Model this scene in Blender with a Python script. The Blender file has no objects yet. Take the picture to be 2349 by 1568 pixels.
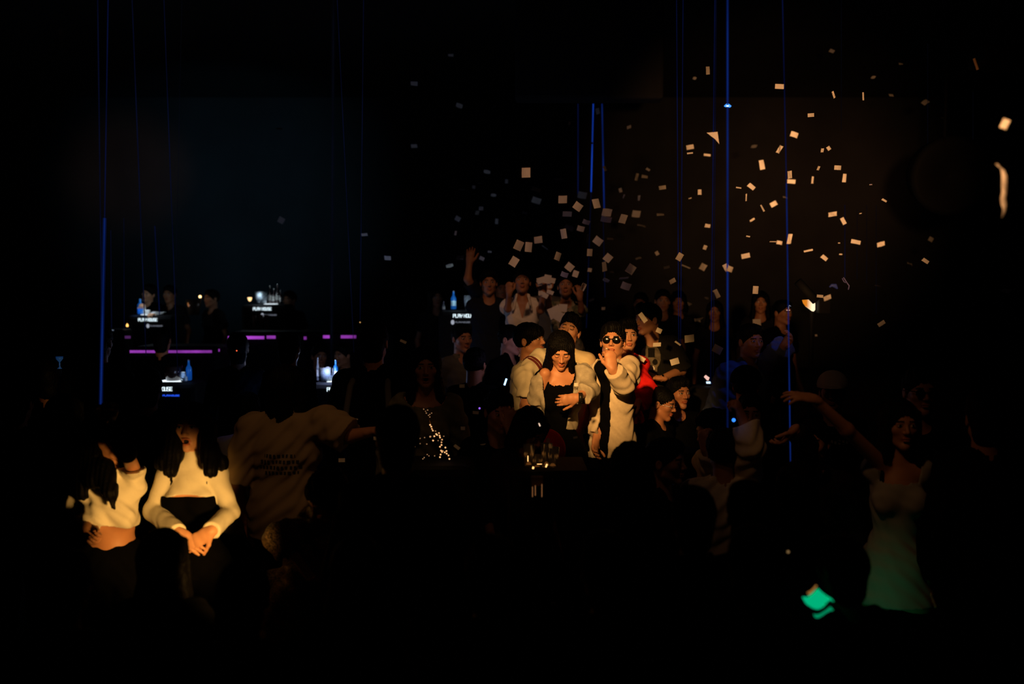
import bpy, bmesh, math, random
import numpy as np
from mathutils import Vector, Matrix
random.seed(7); np.random.seed(7)
SC = bpy.context.scene
COL = SC.collection
PI = math.pi
# ---------------------------------------------------------------- camera
W, H = 2349, 1568
FPX = 35.0 / 36.0 * W
PITCH = math.atan((784 - 650) / FPX)
CAMP = Vector((0, 0, 2.3))
FWD = Vector((0, math.cos(PITCH), -math.sin(PITCH)))
UPV = Vector((0, math.sin(PITCH), math.cos(PITCH)))
cam_d = bpy.data.cameras.new('camera'); cam = bpy.data.objects.new('camera', cam_d); COL.objects.link(cam)
cam.location = CAMP; cam.rotation_euler = (PI / 2 - PITCH, 0, 0)
cam_d.lens = 35; cam_d.sensor_width = 36; cam_d.clip_end = 60
cam_d.dof.use_dof = True; cam_d.dof.focus_distance = 6.4; cam_d.dof.aperture_fstop = 1.3
SC.camera = cam

def at(x, y, D):
    """the point of the room whose world depth is D on the line of sight through pixel (x, y) of the photograph"""
    d = FWD + Vector((1, 0, 0)) * ((x - W / 2) / FPX) - UPV * ((y - H / 2) / FPX)
    return CAMP + d * (D / d.y)

# ---------------------------------------------------------------- world, exposure
wd = bpy.data.worlds.new('world'); SC.world = wd; wd.use_nodes = True
wd.node_tree.nodes['Background'].inputs[0].default_value = (0.25, 0.6, 0.75, 1)
wd.node_tree.nodes['Background'].inputs[1].default_value = 0.0006
SC.view_settings.view_transform = 'Standard'; SC.view_settings.look = 'None'
SC.view_settings.exposure = 0; SC.view_settings.gamma = 1
SC.view_settings.use_curve_mapping = False
try:
    SC.cycles.use_denoising = True
    SC.cycles.max_bounces = 5; SC.cycles.diffuse_bounces = 2; SC.cycles.transparent_max_bounces = 6
    SC.cycles.sample_clamp_indirect = 2
except Exception:
    pass

# ---------------------------------------------------------------- lights
def spot(name, loc, target, power, col, angle, blend=0.35, size=0.08):
    d = bpy.data.lights.new(name, 'SPOT'); o = bpy.data.objects.new(name, d); COL.objects.link(o)
    d.energy = power; d.color = col; d.spot_size = math.radians(angle); d.spot_blend = blend; d.shadow_soft_size = size
    o.location = loc
    o.rotation_euler = (Vector(target) - Vector(loc)).to_track_quat('-Z', 'Y').to_euler()
    return o
def point(name, loc, power, col, size=0.05):
    d = bpy.data.lights.new(name, 'POINT'); o = bpy.data.objects.new(name, d); COL.objects.link(o)
    d.energy = power; d.color = col; d.shadow_soft_size = size; o.location = loc
    return o
WARM = (1.0, 0.50, 0.115); DUSK = (1.0, 0.50, 0.26)
spot('spot_left_pair', (-.7, 3.3, 1.2), at(360, 1188, 4.8), 140, WARM, 28.5, .38)
spot('spot_cheek', (-1.5, 3.1, 1.5), at(762, 1165, 4.1), 7, (1, .4, .14), 10, .8)  # added unseen spot to brighten the stooping person's cheek
spot('spot_centre', (-.6, 1.6, 3.6), at(1366, 838, 6.5), 1850, (1, .50, .145), 14.0, 1.0)
spot('spot_back_crowd', (.1, 4.2, 5.4), at(1225, 720, 9.2), 190, DUSK, 24, 1.0)
spot('spot_confetti', (.6, .6, 2.6), at(1885, 372, 5.2), 900, (1, .48, .19), 23, .9)
spot('wash_crowd', (.1, 3.3, 4.7), (.6, 6.6, 1.2), 9, DUSK, 75, 1.0)
spot('spot_olive_tee', (-1.0, 3.4, 4.2), at(735, 1005, 5.6), 26, (1, .5, .2), 24, .8)  # extra unseen spot added to lift the olive tee
spot('spot_dress', (-.2, 2.6, 4.2), at(1930, 990, 4.6), 20, (1, .45, .16), 22, .9)  # added soft spot, source unseen, for the dress wearer
spot('blue_denim_spot', (3.2, 6.2, 4.6), at(1705, 850, 7.2), 60, (.04, .16, 1.0), 9, .7)
spot('haze_pool_amber', (4.2, 13, 3.6), at(1850, 440, 18.9), 60, (1, .40, .18), 42, 1.0)  # added spot on the wall, imitates amber-lit haze
spot('aisle_blue_spot', (-2.6, 9.0, 4.6), at(574, 1075, 6.1), 14, (.16, .22, 1), 10, .8)
point('truss_edge_fill', at(2222, 150, 5.6), .12, (1, .5, .2), .03)  # added point that brightens the edge of the unlit truss spotlight
spot('haze_pool_blue', (-3.5, 11, 3.2), (-5.2, 18.9, 3.9), 150, (.25, .6, .9), 48, 1.0)  # added wall spot standing in for bluish haze
spot('haze_pool_brown', (-5, 12, 4.8), (-7.2, 18.9, 4.4), 90, (1, .45, .25), 22, 1.0)  # brownish haze imitated by another added wall spot


# ---------------------------------------------------------------- materials
_m = {}
def mat(name, col, rough=0.7, metal=0.0, bump=0.0, bscale=40, var=0.0, vscale=6, emit=None, estr=0, trans=0, ior=1.45, spec=0.4, weave=False, col2=None):
    if name in _m: return _m[name]
    m = bpy.data.materials.new(name); m.use_nodes = True; _m[name] = m
    nt = m.node_tree; b = nt.nodes['Principled BSDF']
    b.inputs['Base Color'].default_value = (*col, 1); b.inputs['Roughness'].default_value = rough
    b.inputs['Metallic'].default_value = metal; b.inputs['Specular IOR Level'].default_value = spec
    tc = nt.nodes.new('ShaderNodeTexCoord')
    if var > 0 or col2:
        n = nt.nodes.new('ShaderNodeTexNoise'); n.inputs['Scale'].default_value = vscale; n.inputs['Detail'].default_value = 4
        nt.links.new(tc.outputs['Object'], n.inputs['Vector'])
        r = nt.nodes.new('ShaderNodeValToRGB')
        lo = col2 if col2 else tuple(c * (1 - var) for c in col)
        r.color_ramp.elements[0].position = 0.46 if col2 else 0.3; r.color_ramp.elements[1].position = 0.54 if col2 else 0.7
        r.color_ramp.elements[0].color = (*lo, 1); r.color_ramp.elements[1].color = (*col, 1)
        nt.links.new(n.outputs['Fac'], r.inputs['Fac']); nt.links.new(r.outputs['Color'], b.inputs['Base Color'])
    if bump > 0:
        n2 = nt.nodes.new('ShaderNodeTexWave' if weave else 'ShaderNodeTexNoise')
        n2.inputs['Scale'].default_value = bscale
        if weave: n2.inputs['Distortion'].default_value = 1.5
        nt.links.new(tc.outputs['Object'], n2.inputs['Vector'])
        bp = nt.nodes.new('ShaderNodeBump'); bp.inputs['Strength'].default_value = bump; bp.inputs['Distance'].default_value = 0.01
        nt.links.new(n2.outputs['Fac'], bp.inputs['Height']); nt.links.new(bp.outputs['Normal'], b.inputs['Normal'])
    if emit:
        b.inputs['Emission Color'].default_value = (*emit, 1); b.inputs['Emission Strength'].default_value = estr
    if trans:
        b.inputs['Transmission Weight'].default_value = trans; b.inputs['IOR'].default_value = ior
    return m
def glow(name, col, strength, nscale=0):
    if name in _m: return _m[name]
    m = bpy.data.materials.new(name); m.use_nodes = True; _m[name] = m
    nt = m.node_tree; nt.nodes.clear()
    o = nt.nodes.new('ShaderNodeOutputMaterial'); e = nt.nodes.new('ShaderNodeEmission')
    e.inputs[0].default_value = (*col, 1); e.inputs[1].default_value = strength
    nt.links.new(e.outputs[0], o.inputs[0])
    if nscale:
        tc = nt.nodes.new('ShaderNodeTexCoord'); n = nt.nodes.new('ShaderNodeTexNoise'); n.inputs['Scale'].default_value = nscale
        nt.links.new(tc.outputs['Object'], n.inputs['Vector'])
        mr = nt.nodes.new('ShaderNodeMapRange'); mr.inputs[1].default_value = 0.35; mr.inputs[2].default_value = 0.7
        mr.inputs[3].default_value = strength * 0.35; mr.inputs[4].default_value = strength * 1.5
        nt.links.new(n.outputs['Fac'], mr.inputs[0]); nt.links.new(mr.outputs[0], e.inputs[1])
    return m
def skin(t):
    c = {'l': (.68, .34, .19), 'm': (.56, .26, .135), 'd': (.44, .19, .095)}[t]
    return [mat('skin_' + t, c, .5, bump=.04, bscale=300, var=.12, vscale=14),
            mat('lips_' + t, (c[0] * .82, c[1] * .55, c[2] * .55), .4),
            mat('brow_hair', (.012, .009, .008), .8), mat('eye_white', (.55, .52, .5), .25), mat('iris', (.01, .007, .006), .15)]
def hairmat(k='b'):
    return mat('hair_' + k, {'b': (.002, .0018, .002), 'n': (.03, .016, .01)}[k], .6, bump=.3, bscale=90, spec=.09)

# ---------------------------------------------------------------- object helpers
def tag(o, label, cat, group=None, kind=None):
    if label: o['label'] = label
    if cat: o['category'] = cat
    if group: o['group'] = group
    if kind: o['kind'] = kind
    return o
def empty(name, loc, label=None, cat=None, group=None):
    o = bpy.data.objects.new(name, None); o.empty_display_size = .1; o.location = loc; COL.objects.link(o)
    return tag(o, label, cat, group)
def raw(name, V, Q, mats, parent=None, mi=None, smooth=True, loc=None):
    """one mesh object from world-space vertices; its origin at its parent's base (or loc)"""
    V = np.asarray(V, dtype=np.float64)
    if parent:
        base = Vector(parent.location); q = parent.parent
        while q: base = base + q.location; q = q.parent
        base = np.array(base)
    else: base = np.array(loc if loc is not None else V.mean(0))
    me = bpy.data.meshes.new(name)
    if isinstance(Q, np.ndarray):
        n = len(Q); me.vertices.add(len(V)); me.vertices.foreach_set('co', (V - base).astype(np.float32).ravel())
        me.loops.add(n * 4); me.loops.foreach_set('vertex_index', Q.astype(np.int32).ravel())
        me.polygons.add(n); me.polygons.foreach_set('loop_start', np.arange(0, n * 4, 4, dtype=np.int32))
        me.polygons.foreach_set('loop_total', np.full(n, 4, dtype=np.int32))
    else:
        me.from_pydata([tuple(v - base) for v in V], [], Q)
    for m in (mats if isinstance(mats, list) else [mats]): me.materials.append(m)
    if mi is not None: me.polygons.foreach_set('material_index', np.asarray(mi, dtype=np.int32))
    me.polygons.foreach_set('use_smooth', np.full(len(me.polygons), smooth))
    me.update(); me.validate()
    o = bpy.data.objects.new(name, me); COL.objects.link(o)
    if parent: o.parent = parent
    else: o.location = base
    return o
class MB:
    """collects shapes for one mesh"""
    def __init__(s): s.v = []; s.f = []
    def add(s, v, f):
        n = len(s.v); s.v += [tuple(p) for p in v]; s.f += [tuple(i + n for i in q) for q in f]; return s
    def box(s, c, d, rz=0, M=None):
        c = Vector(c); R = M if M else Matrix.Rotation(rz, 3, 'Z')
        b = min(d) * .12
        bm = bmesh.new(); bmesh.ops.create_cube(bm, size=1)
        for v in bm.verts: v.co = Vector((v.co.x * d[0], v.co.y * d[1], v.co.z * d[2]))
        bmesh.ops.bevel(bm, geom=bm.edges[:], offset=b, segments=2, affect='EDGES', profile=.5)
        bm.verts.index_update()
        s.add([c + R @ v.co for v in bm.verts], [[v.index for v in f.verts] for f in bm.faces]); bm.free(); return s
    def tube(s, pts, r, n=10, cap=True):
        pts = [Vector(p) for p in pts]; rs = r if isinstance(r, (list, tuple)) else [r] * len(pts)
        vs = []; fs = []; ref = None
        for i, p in enumerate(pts):
            t = (pts[min(i + 1, len(pts) - 1)] - pts[max(i - 1, 0)]).normalized()
            a = t.orthogonal().normalized() if ref is None else (ref - t * ref.dot(t)).normalized()
            ref = a; b = t.cross(a)
            for k in range(n):
                an = 2 * PI * k / n; vs.append(p + (a * math.cos(an) + b * math.sin(an)) * rs[i])
        for i in range(len(pts) - 1):
            for k in range(n):
                k2 = (k + 1) % n; fs.append((i * n + k, i * n + k2, (i + 1) * n + k2, (i + 1) * n + k))
        if cap:
            fs.append(tuple(range(n - 1, -1, -1))); fs.append(tuple((len(pts) - 1) * n + k for k in range(n)))
        return s.add(vs, fs)
    def lathe(s, c, prof, n=20, M=None):
        c = Vector(c); vs = []; fs = []
        for (r, z) in prof:
            for k in range(n):
                a = 2 * PI * k / n; p = Vector((r * math.cos(a), r * math.sin(a), z)); vs.append(c + (M @ p if M else p))
        for i in range(len(prof) - 1):
            for k in range(n):
                k2 = (k + 1) % n; fs.append((i * n + k, i * n + k2, (i + 1) * n + k2, (i + 1) * n + k))
        if prof[0][0] > 1e-4: fs.append(tuple(range(n - 1, -1, -1)))
        if prof[-1][0] > 1e-4: fs.append(tuple((len(prof) - 1) * n + k for k in range(n)))
        return s.add(vs, fs)
    def build(s, name, m, parent=None, smooth=False, label=None, cat=None, group=None, kind=None):
        o = raw(name, s.v, s.f, m, parent, smooth=smooth)
        return tag(o, label, cat, group, kind)

# ---------------------------------------------------------------- signed distance fields -> smooth meshes
A = lambda v: np.array(tuple(v), dtype=np.float64)
def cone(a, b, ra, rb=None, k=.02, n=None, m=1.0, flat=False, sub=False):
    return dict(t='c', a=A(a), b=A(b), ra=ra, rb=ra if rb is None else rb, k=k, n=None if n is None else A(Vector(n).normalized()), m=m, flat=flat, sub=sub)
def ell(c, r, k=.02, R=None, sub=False):
    return dict(t='e', c=A(c), r=A(r), k=k, R=R, sub=sub)
def bbox(p, mar):
    if p['t'] == 'c':
        r = max(p['ra'], p['rb']) + mar
        return np.minimum(p['a'], p['b']) - r, np.maximum(p['a'], p['b']) + r
    r = (p['r'].max() if p['R'] is not None else p['r']) + mar
    return p['c'] - r, p['c'] + r
def sd(p, X, Y, Z, inf=0.0):
    if p['t'] == 'c':
        a, b = p['a'], p['b']; ba = b - a; L2 = max(ba @ ba, 1e-9)
        qx, qy, qz = X - a[0], Y - a[1], Z - a[2]
        h0 = (qx * ba[0] + qy * ba[1] + qz * ba[2]) / L2
        h = np.clip(h0, 0, 1)
        qx = qx - ba[0] * h; qy = qy - ba[1] * h; qz = qz - ba[2] * h
        d2 = qx * qx + qy * qy + qz * qz
        r = p['ra'] + (p['rb'] - p['ra']) * h + inf
        if p['n'] is not None:
            dn = qx * p['n'][0] + qy * p['n'][1] + qz * p['n'][2]
            m = p['m']
            if m > 1: mm = (p['ra'] + inf) / (p['ra'] / m + inf)
            else: mm = m
            d2 = d2 + (mm * mm - 1) * dn * dn
        d = np.sqrt(d2) - r
        if p['flat']: d = np.maximum(d, (h0 - 1) * math.sqrt(L2))
        return d
    qx, qy, qz = X - p['c'][0], Y - p['c'][1], Z - p['c'][2]
    if p['R'] is not None:
        R = p['R']
        qx, qy, qz = [qx * R[0][i] + qy * R[1][i] + qz * R[2][i] for i in range(3)]
    r = p['r'] + inf
    u = (qx / r[0]) ** 2 + (qy / r[1]) ** 2 + (qz / r[2]) ** 2
    w = (qx / r[0] ** 2) ** 2 + (qy / r[1] ** 2) ** 2 + (qz / r[2] ** 2) ** 2
    k0 = np.sqrt(u); k1 = np.sqrt(w) + 1e-9
    return np.maximum(k0 * (k0 - 1) / k1, -r.min())
def field(prims, h, inf=0.0, lo=None, hi=None, pad=.05):
    add = [p for p in prims if not p['sub']]
    bl = np.min([bbox(p, inf)[0] for p in add], 0) - 3 * h; bh = np.max([bbox(p, inf)[1] for p in add], 0) + 3 * h
    if lo is not None: bl = np.maximum(bl, lo)
    if hi is not None: bh = np.minimum(bh, hi)
    n = np.maximum(np.ceil((bh - bl) / h).astype(int) + 1, 4)
    ax = [bl[i] + h * np.arange(n[i]) for i in range(3)]
    F = np.full(n, 1.0)
    for p in prims:
        l, u = bbox(p, inf + pad)
        i0 = np.clip(np.floor((l - bl) / h).astype(int), 0, n); i1 = np.clip(np.ceil((u - bl) / h).astype(int) + 1, 0, n)
        if np.any(i1 <= i0): continue
        s = tuple(slice(i0[i], i1[i]) for i in range(3))
        X = ax[0][s[0]][:, None, None]; Y = ax[1][s[1]][None, :, None]; Z = ax[2][s[2]][None, None, :]
        d = sd(p, X, Y, Z, 0 if p['sub'] else inf); f = F[s]; k = p['k']
        if p['sub']:
            d = -d; hh = np.clip(.5 + .5 * (f - d) / k, 0, 1); F[s] = d + (f - d) * hh + k * hh * (1 - hh)
        else:
            hh = np.clip(.5 + .5 * (d - f) / k, 0, 1); F[s] = d + (f - d) * hh - k * hh * (1 - hh)
    return F, bl, h, ax
def nets(F, bl, h):
    s = F < 0; n = F.shape
    C = [(i, j, k) for i in (0, 1) for j in (0, 1) for k in (0, 1)]
    cnt = sum(s[i:n[0] - 1 + i, j:n[1] - 1 + j, k:n[2] - 1 + k].astype(np.int8) for i, j, k in C)
    act = (cnt > 0) & (cnt < 8)
    ci = np.argwhere(act)
    if len(ci) == 0: return np.zeros((0, 3)), np.zeros((0, 4), int)
    idx = np.full(act.shape, -1, dtype=np.int64); idx[act] = np.arange(len(ci))
    acc = np.zeros((len(ci), 3)); num = np.zeros(len(ci))
    for a in C:
        for d in range(3):
            if a[d]: continue
            b = list(a); b[d] = 1
            fa = F[ci[:, 0] + a[0], ci[:, 1] + a[1], ci[:, 2] + a[2]]; fb = F[ci[:, 0] + b[0], ci[:, 1] + b[1], ci[:, 2] + b[2]]
            x = (fa < 0) != (fb < 0); t = np.where(x, fa / np.where(x, fa - fb, 1), 0)
            p = np.array(a, float)[None, :] + np.zeros((len(ci), 3)); p[:, d] += t
            acc += p * x[:, None]; num += x
    V = bl + h * (ci + acc / num[:, None])
    Qs = []
    for d in range(3):
        e, g = (d + 1) % 3, (d + 2) % 3
        sl0 = [slice(1, -1)] * 3; sl1 = [slice(1, -1)] * 3; sl0[d] = slice(0, -1); sl1[d] = slice(1, None)
        A0 = s[tuple(sl0)]; A1 = s[tuple(sl1)]
        c = np.argwhere(A0 != A1)
        if len(c) == 0: continue
        ins = A0[c[:, 0], c[:, 1], c[:, 2]]
        off = np.ones(3, int); off[d] = 0; c = c + off
        def cell(de, dg):
            q = c.copy(); q[:, e] += de; q[:, g] += dg
            return idx[q[:, 0], q[:, 1], q[:, 2]]
        q = np.stack([cell(-1, -1), cell(0, -1), cell(0, 0), cell(-1, 0)], 1)
        q[~ins] = q[~ins][:, ::-1]
        Qs.append(q)
    Q = np.concatenate(Qs); Q = Q[(Q >= 0).all(1)]
    return V, Q
def blob(name, prims, h, m, parent, inf=0.0, post=None, M=None, label=None):
    F, bl, h, ax = field(prims, h, inf)
    if post is not None: F = post(F, ax[0][:, None, None], ax[1][None, :, None], ax[2][None, None, :])
    V, Q = nets(F, bl, h)
    if len(V) == 0: return None
    if M is not None: V = V @ M[0].T + M[1]
    o = raw(name, V, Q, m, parent)
    if label: o['label'] = label
    return o
# ---------------------------------------------------------------- people
LOD = {'hi': (.009, .0025, .0034), 'mid': (.012, .0036, .0046), 'lo': (.016, .0055, .0065)}
def head_prims(male, mouth):
    j = 1.0 if male else .9
    P = [ell((0, -.012, .030), (.075, .096, .086)),
         ell((0, .028, -.020), (.060 * (j * .3 + .7), .062, .084), .03),
         cone((-.046 * j, .008, -.058), (-.010, .066, -.094), .020, .017, .02), cone((.046 * j, .008, -.058), (.010, .066, -.094), .020, .017, .02),
         ell((0, .073, -.095), (.016 * j, .016, .016), .015),
         ell((-.039, .060, -.014), (.021, .020, .020), .02), ell((.039, .060, -.014), (.021, .020, .020), .02),
         cone((-.030, .079, .027), (.030, .079, .027), .0105, .0105, .015),
         cone((0, .085, .020), (0, .107, -.021), .0065, .0105, .010),
         ell((-.011, .096, -.026), (.0078, .009, .007), .006), ell((.011, .096, -.026), (.0078, .009, .007), .006),
         ell((-.031, .102, .010), (.018, .016, .0115), .008, sub=True), ell((.031, .102, .010), (.018, .016, .0115), .008, sub=True),
         ell((-.031, .081, .009), (.0140, .0125, .0105), .003), ell((.031, .081, .009), (.0140, .0125, .0105), .003)]
    if mouth == 'open':
        P += [ell((0, .090, -.048), (.020, .010, .006), .004), ell((0, .084, -.076), (.017, .011, .007), .004),
              ell((0, .092, -.062), (.013, .022, .0105), .003, sub=True)]
    else:
        P += [ell((0, .0915, -.0525), (.022, .009, .0058), .005), ell((0, .0895, -.0635), (.0185, .010, .0066), .005),
              ell((0, .1035, -.058), (.020, .006, .0016), .003, sub=True)]
    for sx in (-1, 1):
        P += [ell((sx * .077, -.010, -.004), (.009, .018, .030), .006), ell((sx * .086, -.004, .002), (.006, .010, .016), .004, sub=True)]
    return P
def hair_mesh(style, hs, Rm, Hc, m, root, h, fringe=0):
    P = []; f = 0
    add = {'short': .004, 'mop': .006, 'buzz': .001, 'bowl': .010, 'long': .008, 'bob': .010, 'bun': .006, 'quiff': .003}[style]
    P.append(ell((0, -.016, .034), (.080 + add, .101 + add, .090 + add)))
    if style in ('short', 'quiff', 'mop'):
        P += [ell((0, .010, .085), (.066, .078, .046), .02), ell((.01, .052, .088), (.05, .035, .030), .02)]
    if style == 'quiff': P += [ell((0, .062, .108), (.048, .034, .030), .02)]
    if style == 'bowl': P += [ell((0, .03, .055), (.082, .072, .05), .03)]
    if style == 'bun': P += [ell((0, -.07, .12), (.040, .040, .036), .01)]
    fz, fr = {'short': (-.030, .100), 'mop': (-.030, .100), 'buzz': (-.030, .104), 'quiff': (-.035, .098), 'bowl': (-.052, .088), 'long': (-.030, .098), 'bob': (-.032, .094), 'bun': (-.03, .1)}[style]
    P.append(ell((fringe, .125, fz), (.068 if style not in ('long', 'bob') else .060, .098, fr), .006, sub=True))
    if style in ('long', 'bob'):
        ln = .36 if style == 'long' else .15
        for sx in (-1, 1):
            P.append(cone((sx * .066, -.01, .04), (sx * .088, -.012, -ln * .5), .034, .040, .03, n=(1, 0, 0), m=1.5))
            P.append(cone((sx * .086, -.010, -ln * .4), (sx * .090, .020, -ln), .040, .014, .03, n=(1, 0, 0), m=1.5))
            P.append(cone((sx * .064, .05, .06), (sx * .080, .035, -ln * .45), .018, .020, .02))
        P.append(cone((0, -.075, .02), (0, -.085, -ln), .085, .060, .02, n=(0, 1, 0), m=2.6))
    if style == 'mop': P.append(ell((0, -.055, -.055), (.066, .048, .075), .03))
    zc = {'short': -.055, 'mop': -.125, 'buzz': -.05, 'bowl': -.040, 'quiff': -.05, 'long': -9, 'bob': -9, 'bun': -.05}[style]
    def post(F, X, Y, Z):
        an = np.arctan2(X, Y + .02)
        F = F + .0022 * np.sin(an * 46 + 3 * np.sin(Z * 60)) + .0015 * np.sin(an * 95 + Z * 90)
        if style in ('short', 'quiff', 'bowl', 'bob'): F = F + .003 * np.sin(X * 130 + 2 * np.sin(Y * 70)) * (Z > .05)
        if zc > -1:
            F = np.maximum(F, (zc - Z) + np.where(Y > -.03, (Y + .03) * .9, 0) * (style != 'bowl'))
            F = np.maximum(F, -(np.sqrt(((np.abs(X) - .086) / .022) ** 2 + ((Y + .008) / .024) ** 2 + ((Z + .010) / .034) ** 2) - 1) * .02)
        return F
    return blob('hair', P, h, m, root, post=post, M=(Rm * hs, Hc))

def ik(S, T, l1, l2, hint):
    v = T - S; d = v.length
    if d > (l1 + l2) * .995: T = S + v.normalized() * (l1 + l2) * .995; v = T - S; d = v.length
    a = (l1 * l1 - l2 * l2 + d * d) / (2 * d); hh = math.sqrt(max(l1 * l1 - a * a, 0))
    u = v / d; w = hint - u * hint.dot(u)
    if w.length < 1e-3: w = u.orthogonal()
    return S + u * a + w.normalized() * hh, T

def hand_prims(Wp, d, n, s, curl, spread, side, point=False):
    """palm and five fingers; Wp wrist, d finger direction, n palm normal"""
    d = d.normalized(); n = (n - d * n.dot(d)).normalized(); x = d.cross(n) * side
    P = [cone(Wp - d * .01 * s, Wp + d * .035 * s, .026 * s, .036 * s, .01, n=n, m=1.7), cone(Wp + d * .03 * s, Wp + d * .078 * s, .036 * s, .038 * s, .01, n=n, m=2.2)]
    ln = [.070, .080, .075, .060]
    for i in range(4):
        off = (i - 1.5) * .0195 * s
        b = Wp + d * (.086 - abs(i - 1.2) * .004) * s - x * off
        fd = (d - x * (i - 1.5) * spread * .16).normalized(); ax = fd.cross(n).normalized()
        L = ln[i] * s; c = curl * (1 + .12 * i)
        if point and i == 0: c = .1
        p = b
        for q, fr in enumerate((.46, .30, .26)):
            fd = (Matrix.Rotation(c * (.75 if q == 0 else .95), 3, ax) @ fd)
            p2 = p + fd * L * fr
            P.append(cone(p, p2, (.0092 - q * .0007) * s, (.0086 - q * .0008) * s, .004 if q else .009)); p = p2
    b = Wp + d * .022 * s + x * .026 * s; td = (d * .72 + x * (.75 - .25 * min(curl, 1)) + n * (.25 + .4 * min(curl, 1))).normalized()
    p1 = b + td * .040 * s; td2 = (td * .8 + d * .45 + n * .15 - x * .25 * curl).normalized(); p2 = p1 + td2 * .034 * s; p3 = p2 + (td2 + n * .2 * curl).normalized() * .026 * s
    P += [cone(b, p1, .015 * s, .0115 * s, .010), cone(p1, p2, .0112 * s, .0100 * s, .005), cone(p2, p3, .0100 * s, .0082 * s, .004)]
    return P

class Person: pass
NP = 0
def person(label, x, y, D, ground=0.0, yaw=0, hy=None, pitch=0, roll=0, lean=(0, 0), seat=None, s=None, male=True, lod='mid', sk='m',
           arm={}, hair='short', hk='b', mouth='closed', eyes='open', tops=(), bottom='jeans', bmat=None, group=None, wid=1.0, fringe=0, legs=True, stoop=0, waist=.09, pelz=None):
    global NP; NP += 1
    T = at(x, y, D); p = Person()
    s = s if s else (T.z - ground) / 1.735
    if seat: s = s if s != (T.z - ground) / 1.735 else .98
    s = max(.84, min(s, 1.08))
    hy = yaw if hy is None else hy
    up = Vector((0, 0, 1))
    ya = math.radians(yaw); f = Vector((math.sin(ya), -math.cos(ya), 0)); r = Vector((math.cos(ya), math.sin(ya), 0))
    hya = math.radians(hy)
    Rh = Matrix.Rotation(hya, 3, 'Z') @ Matrix.Rotation(math.radians(roll), 3, 'Y') @ Matrix.Rotation(math.radians(pitch), 3, 'X')
    # head-local x, forward, up -> world (forward is -Y at yaw 0); positive pitch looks down
    hx = Rh @ Vector((1, 0, 0)); hf = Rh @ Vector((0, -1, 0)); hu = Rh @ Vector((0, 0, 1))
    hs = (.5 + .5 * s) * (1.0 if male else .97)
    Hc = T - up * .122 * hs
    Rm = np.array([[hx[i], hf[i], hu[i]] for i in range(3)])
    N = Hc - hu * .095 * hs - hf * .028 - up * .066 * s
    S = N - up * .048 * s
    base = Vector((S.x + lean[0], S.y + lean[1], ground))
    pz = (ground + .93 * s) if seat is None else (seat + .13)
    if pelz: pz = pelz
    Pv = Vector((base.x, base.y, pz))
    if seat is None and Pv.z > S.z - .38 * s: Pv.z = S.z - .46 * s
    sw = (.160 if male else .138) * s * wid; hw = (.085 if male else .092) * s
    root = empty('person', (base.x, base.y, ground), label, 'person', group)
    ax3 = (S - Pv).normalized(); Rt = np.array([[r[i], f[i], ax3[i]] for i in range(3)])
    L = (S - Pv).length
    C = S - ax3 * .13 * s; Wt = Pv + ax3 * L * .36
    bm, hm, gm = LOD[lod]
    torso = [ell(C, (.148 * s * wid * (1 if male else .88), .105 * s, .165 * s), .03, Rt), ell(Wt, ((.132 if male else .108) * s * wid, .092 * s, .16 * s), .05, Rt),
             cone(S + r * (sw - .01) - up * .012, S - r * (sw - .01) - up * .012, .047 * s, .047 * s, .035), cone(N + up * .0, S + r * sw * .72 - up * .012, .036 * s, .042 * s, .04), cone(N + up * .0, S - r * sw * .72 - up * .012, .036 * s, .042 * s, .04)]
    if not male:
        for q in (-1, 1): torso.append(ell(C + r * q * .065 * s + f * .078 * s - ax3 * .02 * s, (.052 * s, .048 * s, .055 * s), .03, Rt))
    pel = [ell(Pv + up * .02, ((.155 if male else .165) * s * wid, .108 * s, .125 * s), .05, Rt)]
    legp = []; shoes = []
    for q in (-1, 1):
        hip = Pv + r * q * hw - up * .03 * s
        if seat is None:
            kn = Vector((base.x, base.y, ground)) + r * q * (hw + .01) + f * .03 + up * .49 * s
            an = Vector((base.x, base.y, ground)) + r * q * (hw + .03) + up * .085 * s
        else:
            kn = hip + f * .42 * s + r * q * .05; an = Vector((kn.x, kn.y, ground + .085)) + f * .03
        legp += [cone(hip, kn, .085 * s, .056 * s, .03), cone(kn, an, .056 * s, .038 * s, .02)]
        shoes.append((an, f))
    arms = {}; ua = .295 * s; fa = .262 * s
    for q in (-1, 1):
        a = dict(arm.get(q, {}))
        Sh = S + r * q * sw - up * .022 * s
        if 'sh' in a: Sh = at(*a['sh'][:2], D + a['sh'][2])
        if 'h' in a:
            Tt = at(a['h'][0], a['h'][1], D + a['h'][2])
        else:
            Tt = Sh + r * q * .07 - up * .52 * s + f * .06
        if 'e' in a:
            El = at(a['e'][0], a['e'][1], D + a['e'][2])
        else:
            hint = a.get('hint'); hint = Vector(hint) if hint else (r * q * .4 - f * .7 - up * .5)
            El, Tt = ik(Sh, Tt, ua, fa, hint)
        arms[q] = (Sh, El, Tt, a)
    armp = {q: [cone(Sh, El, .044 * s, .037 * s, .025), cone(El, Tt, .038 * s, .027 * s, .02)] for q, (Sh, El, Tt, a) in arms.items()}
    if not male: armp = {q: [cone(Sh, El, .037 * s, .031 * s, .025), cone(El, Tt, .032 * s, .023 * s, .02)] for q, (Sh, El, Tt, a) in arms.items()}
    neck = [cone(Hc - hu * .055 - hf * .022, N - up * .02, (.056 if male else .047) * s, (.060 if male else .050) * s, .02)]
    # body mesh: trunk and limbs, head, hands, joined
    Vs = []; Qs = []; MI = []; n0 = 0
    def put(V, Q, mi=None):
        nonlocal n0
        Vs.append(V); Qs.append(Q + n0); MI.append(np.zeros(len(Q), int) if mi is None else mi); n0 += len(V)
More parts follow.
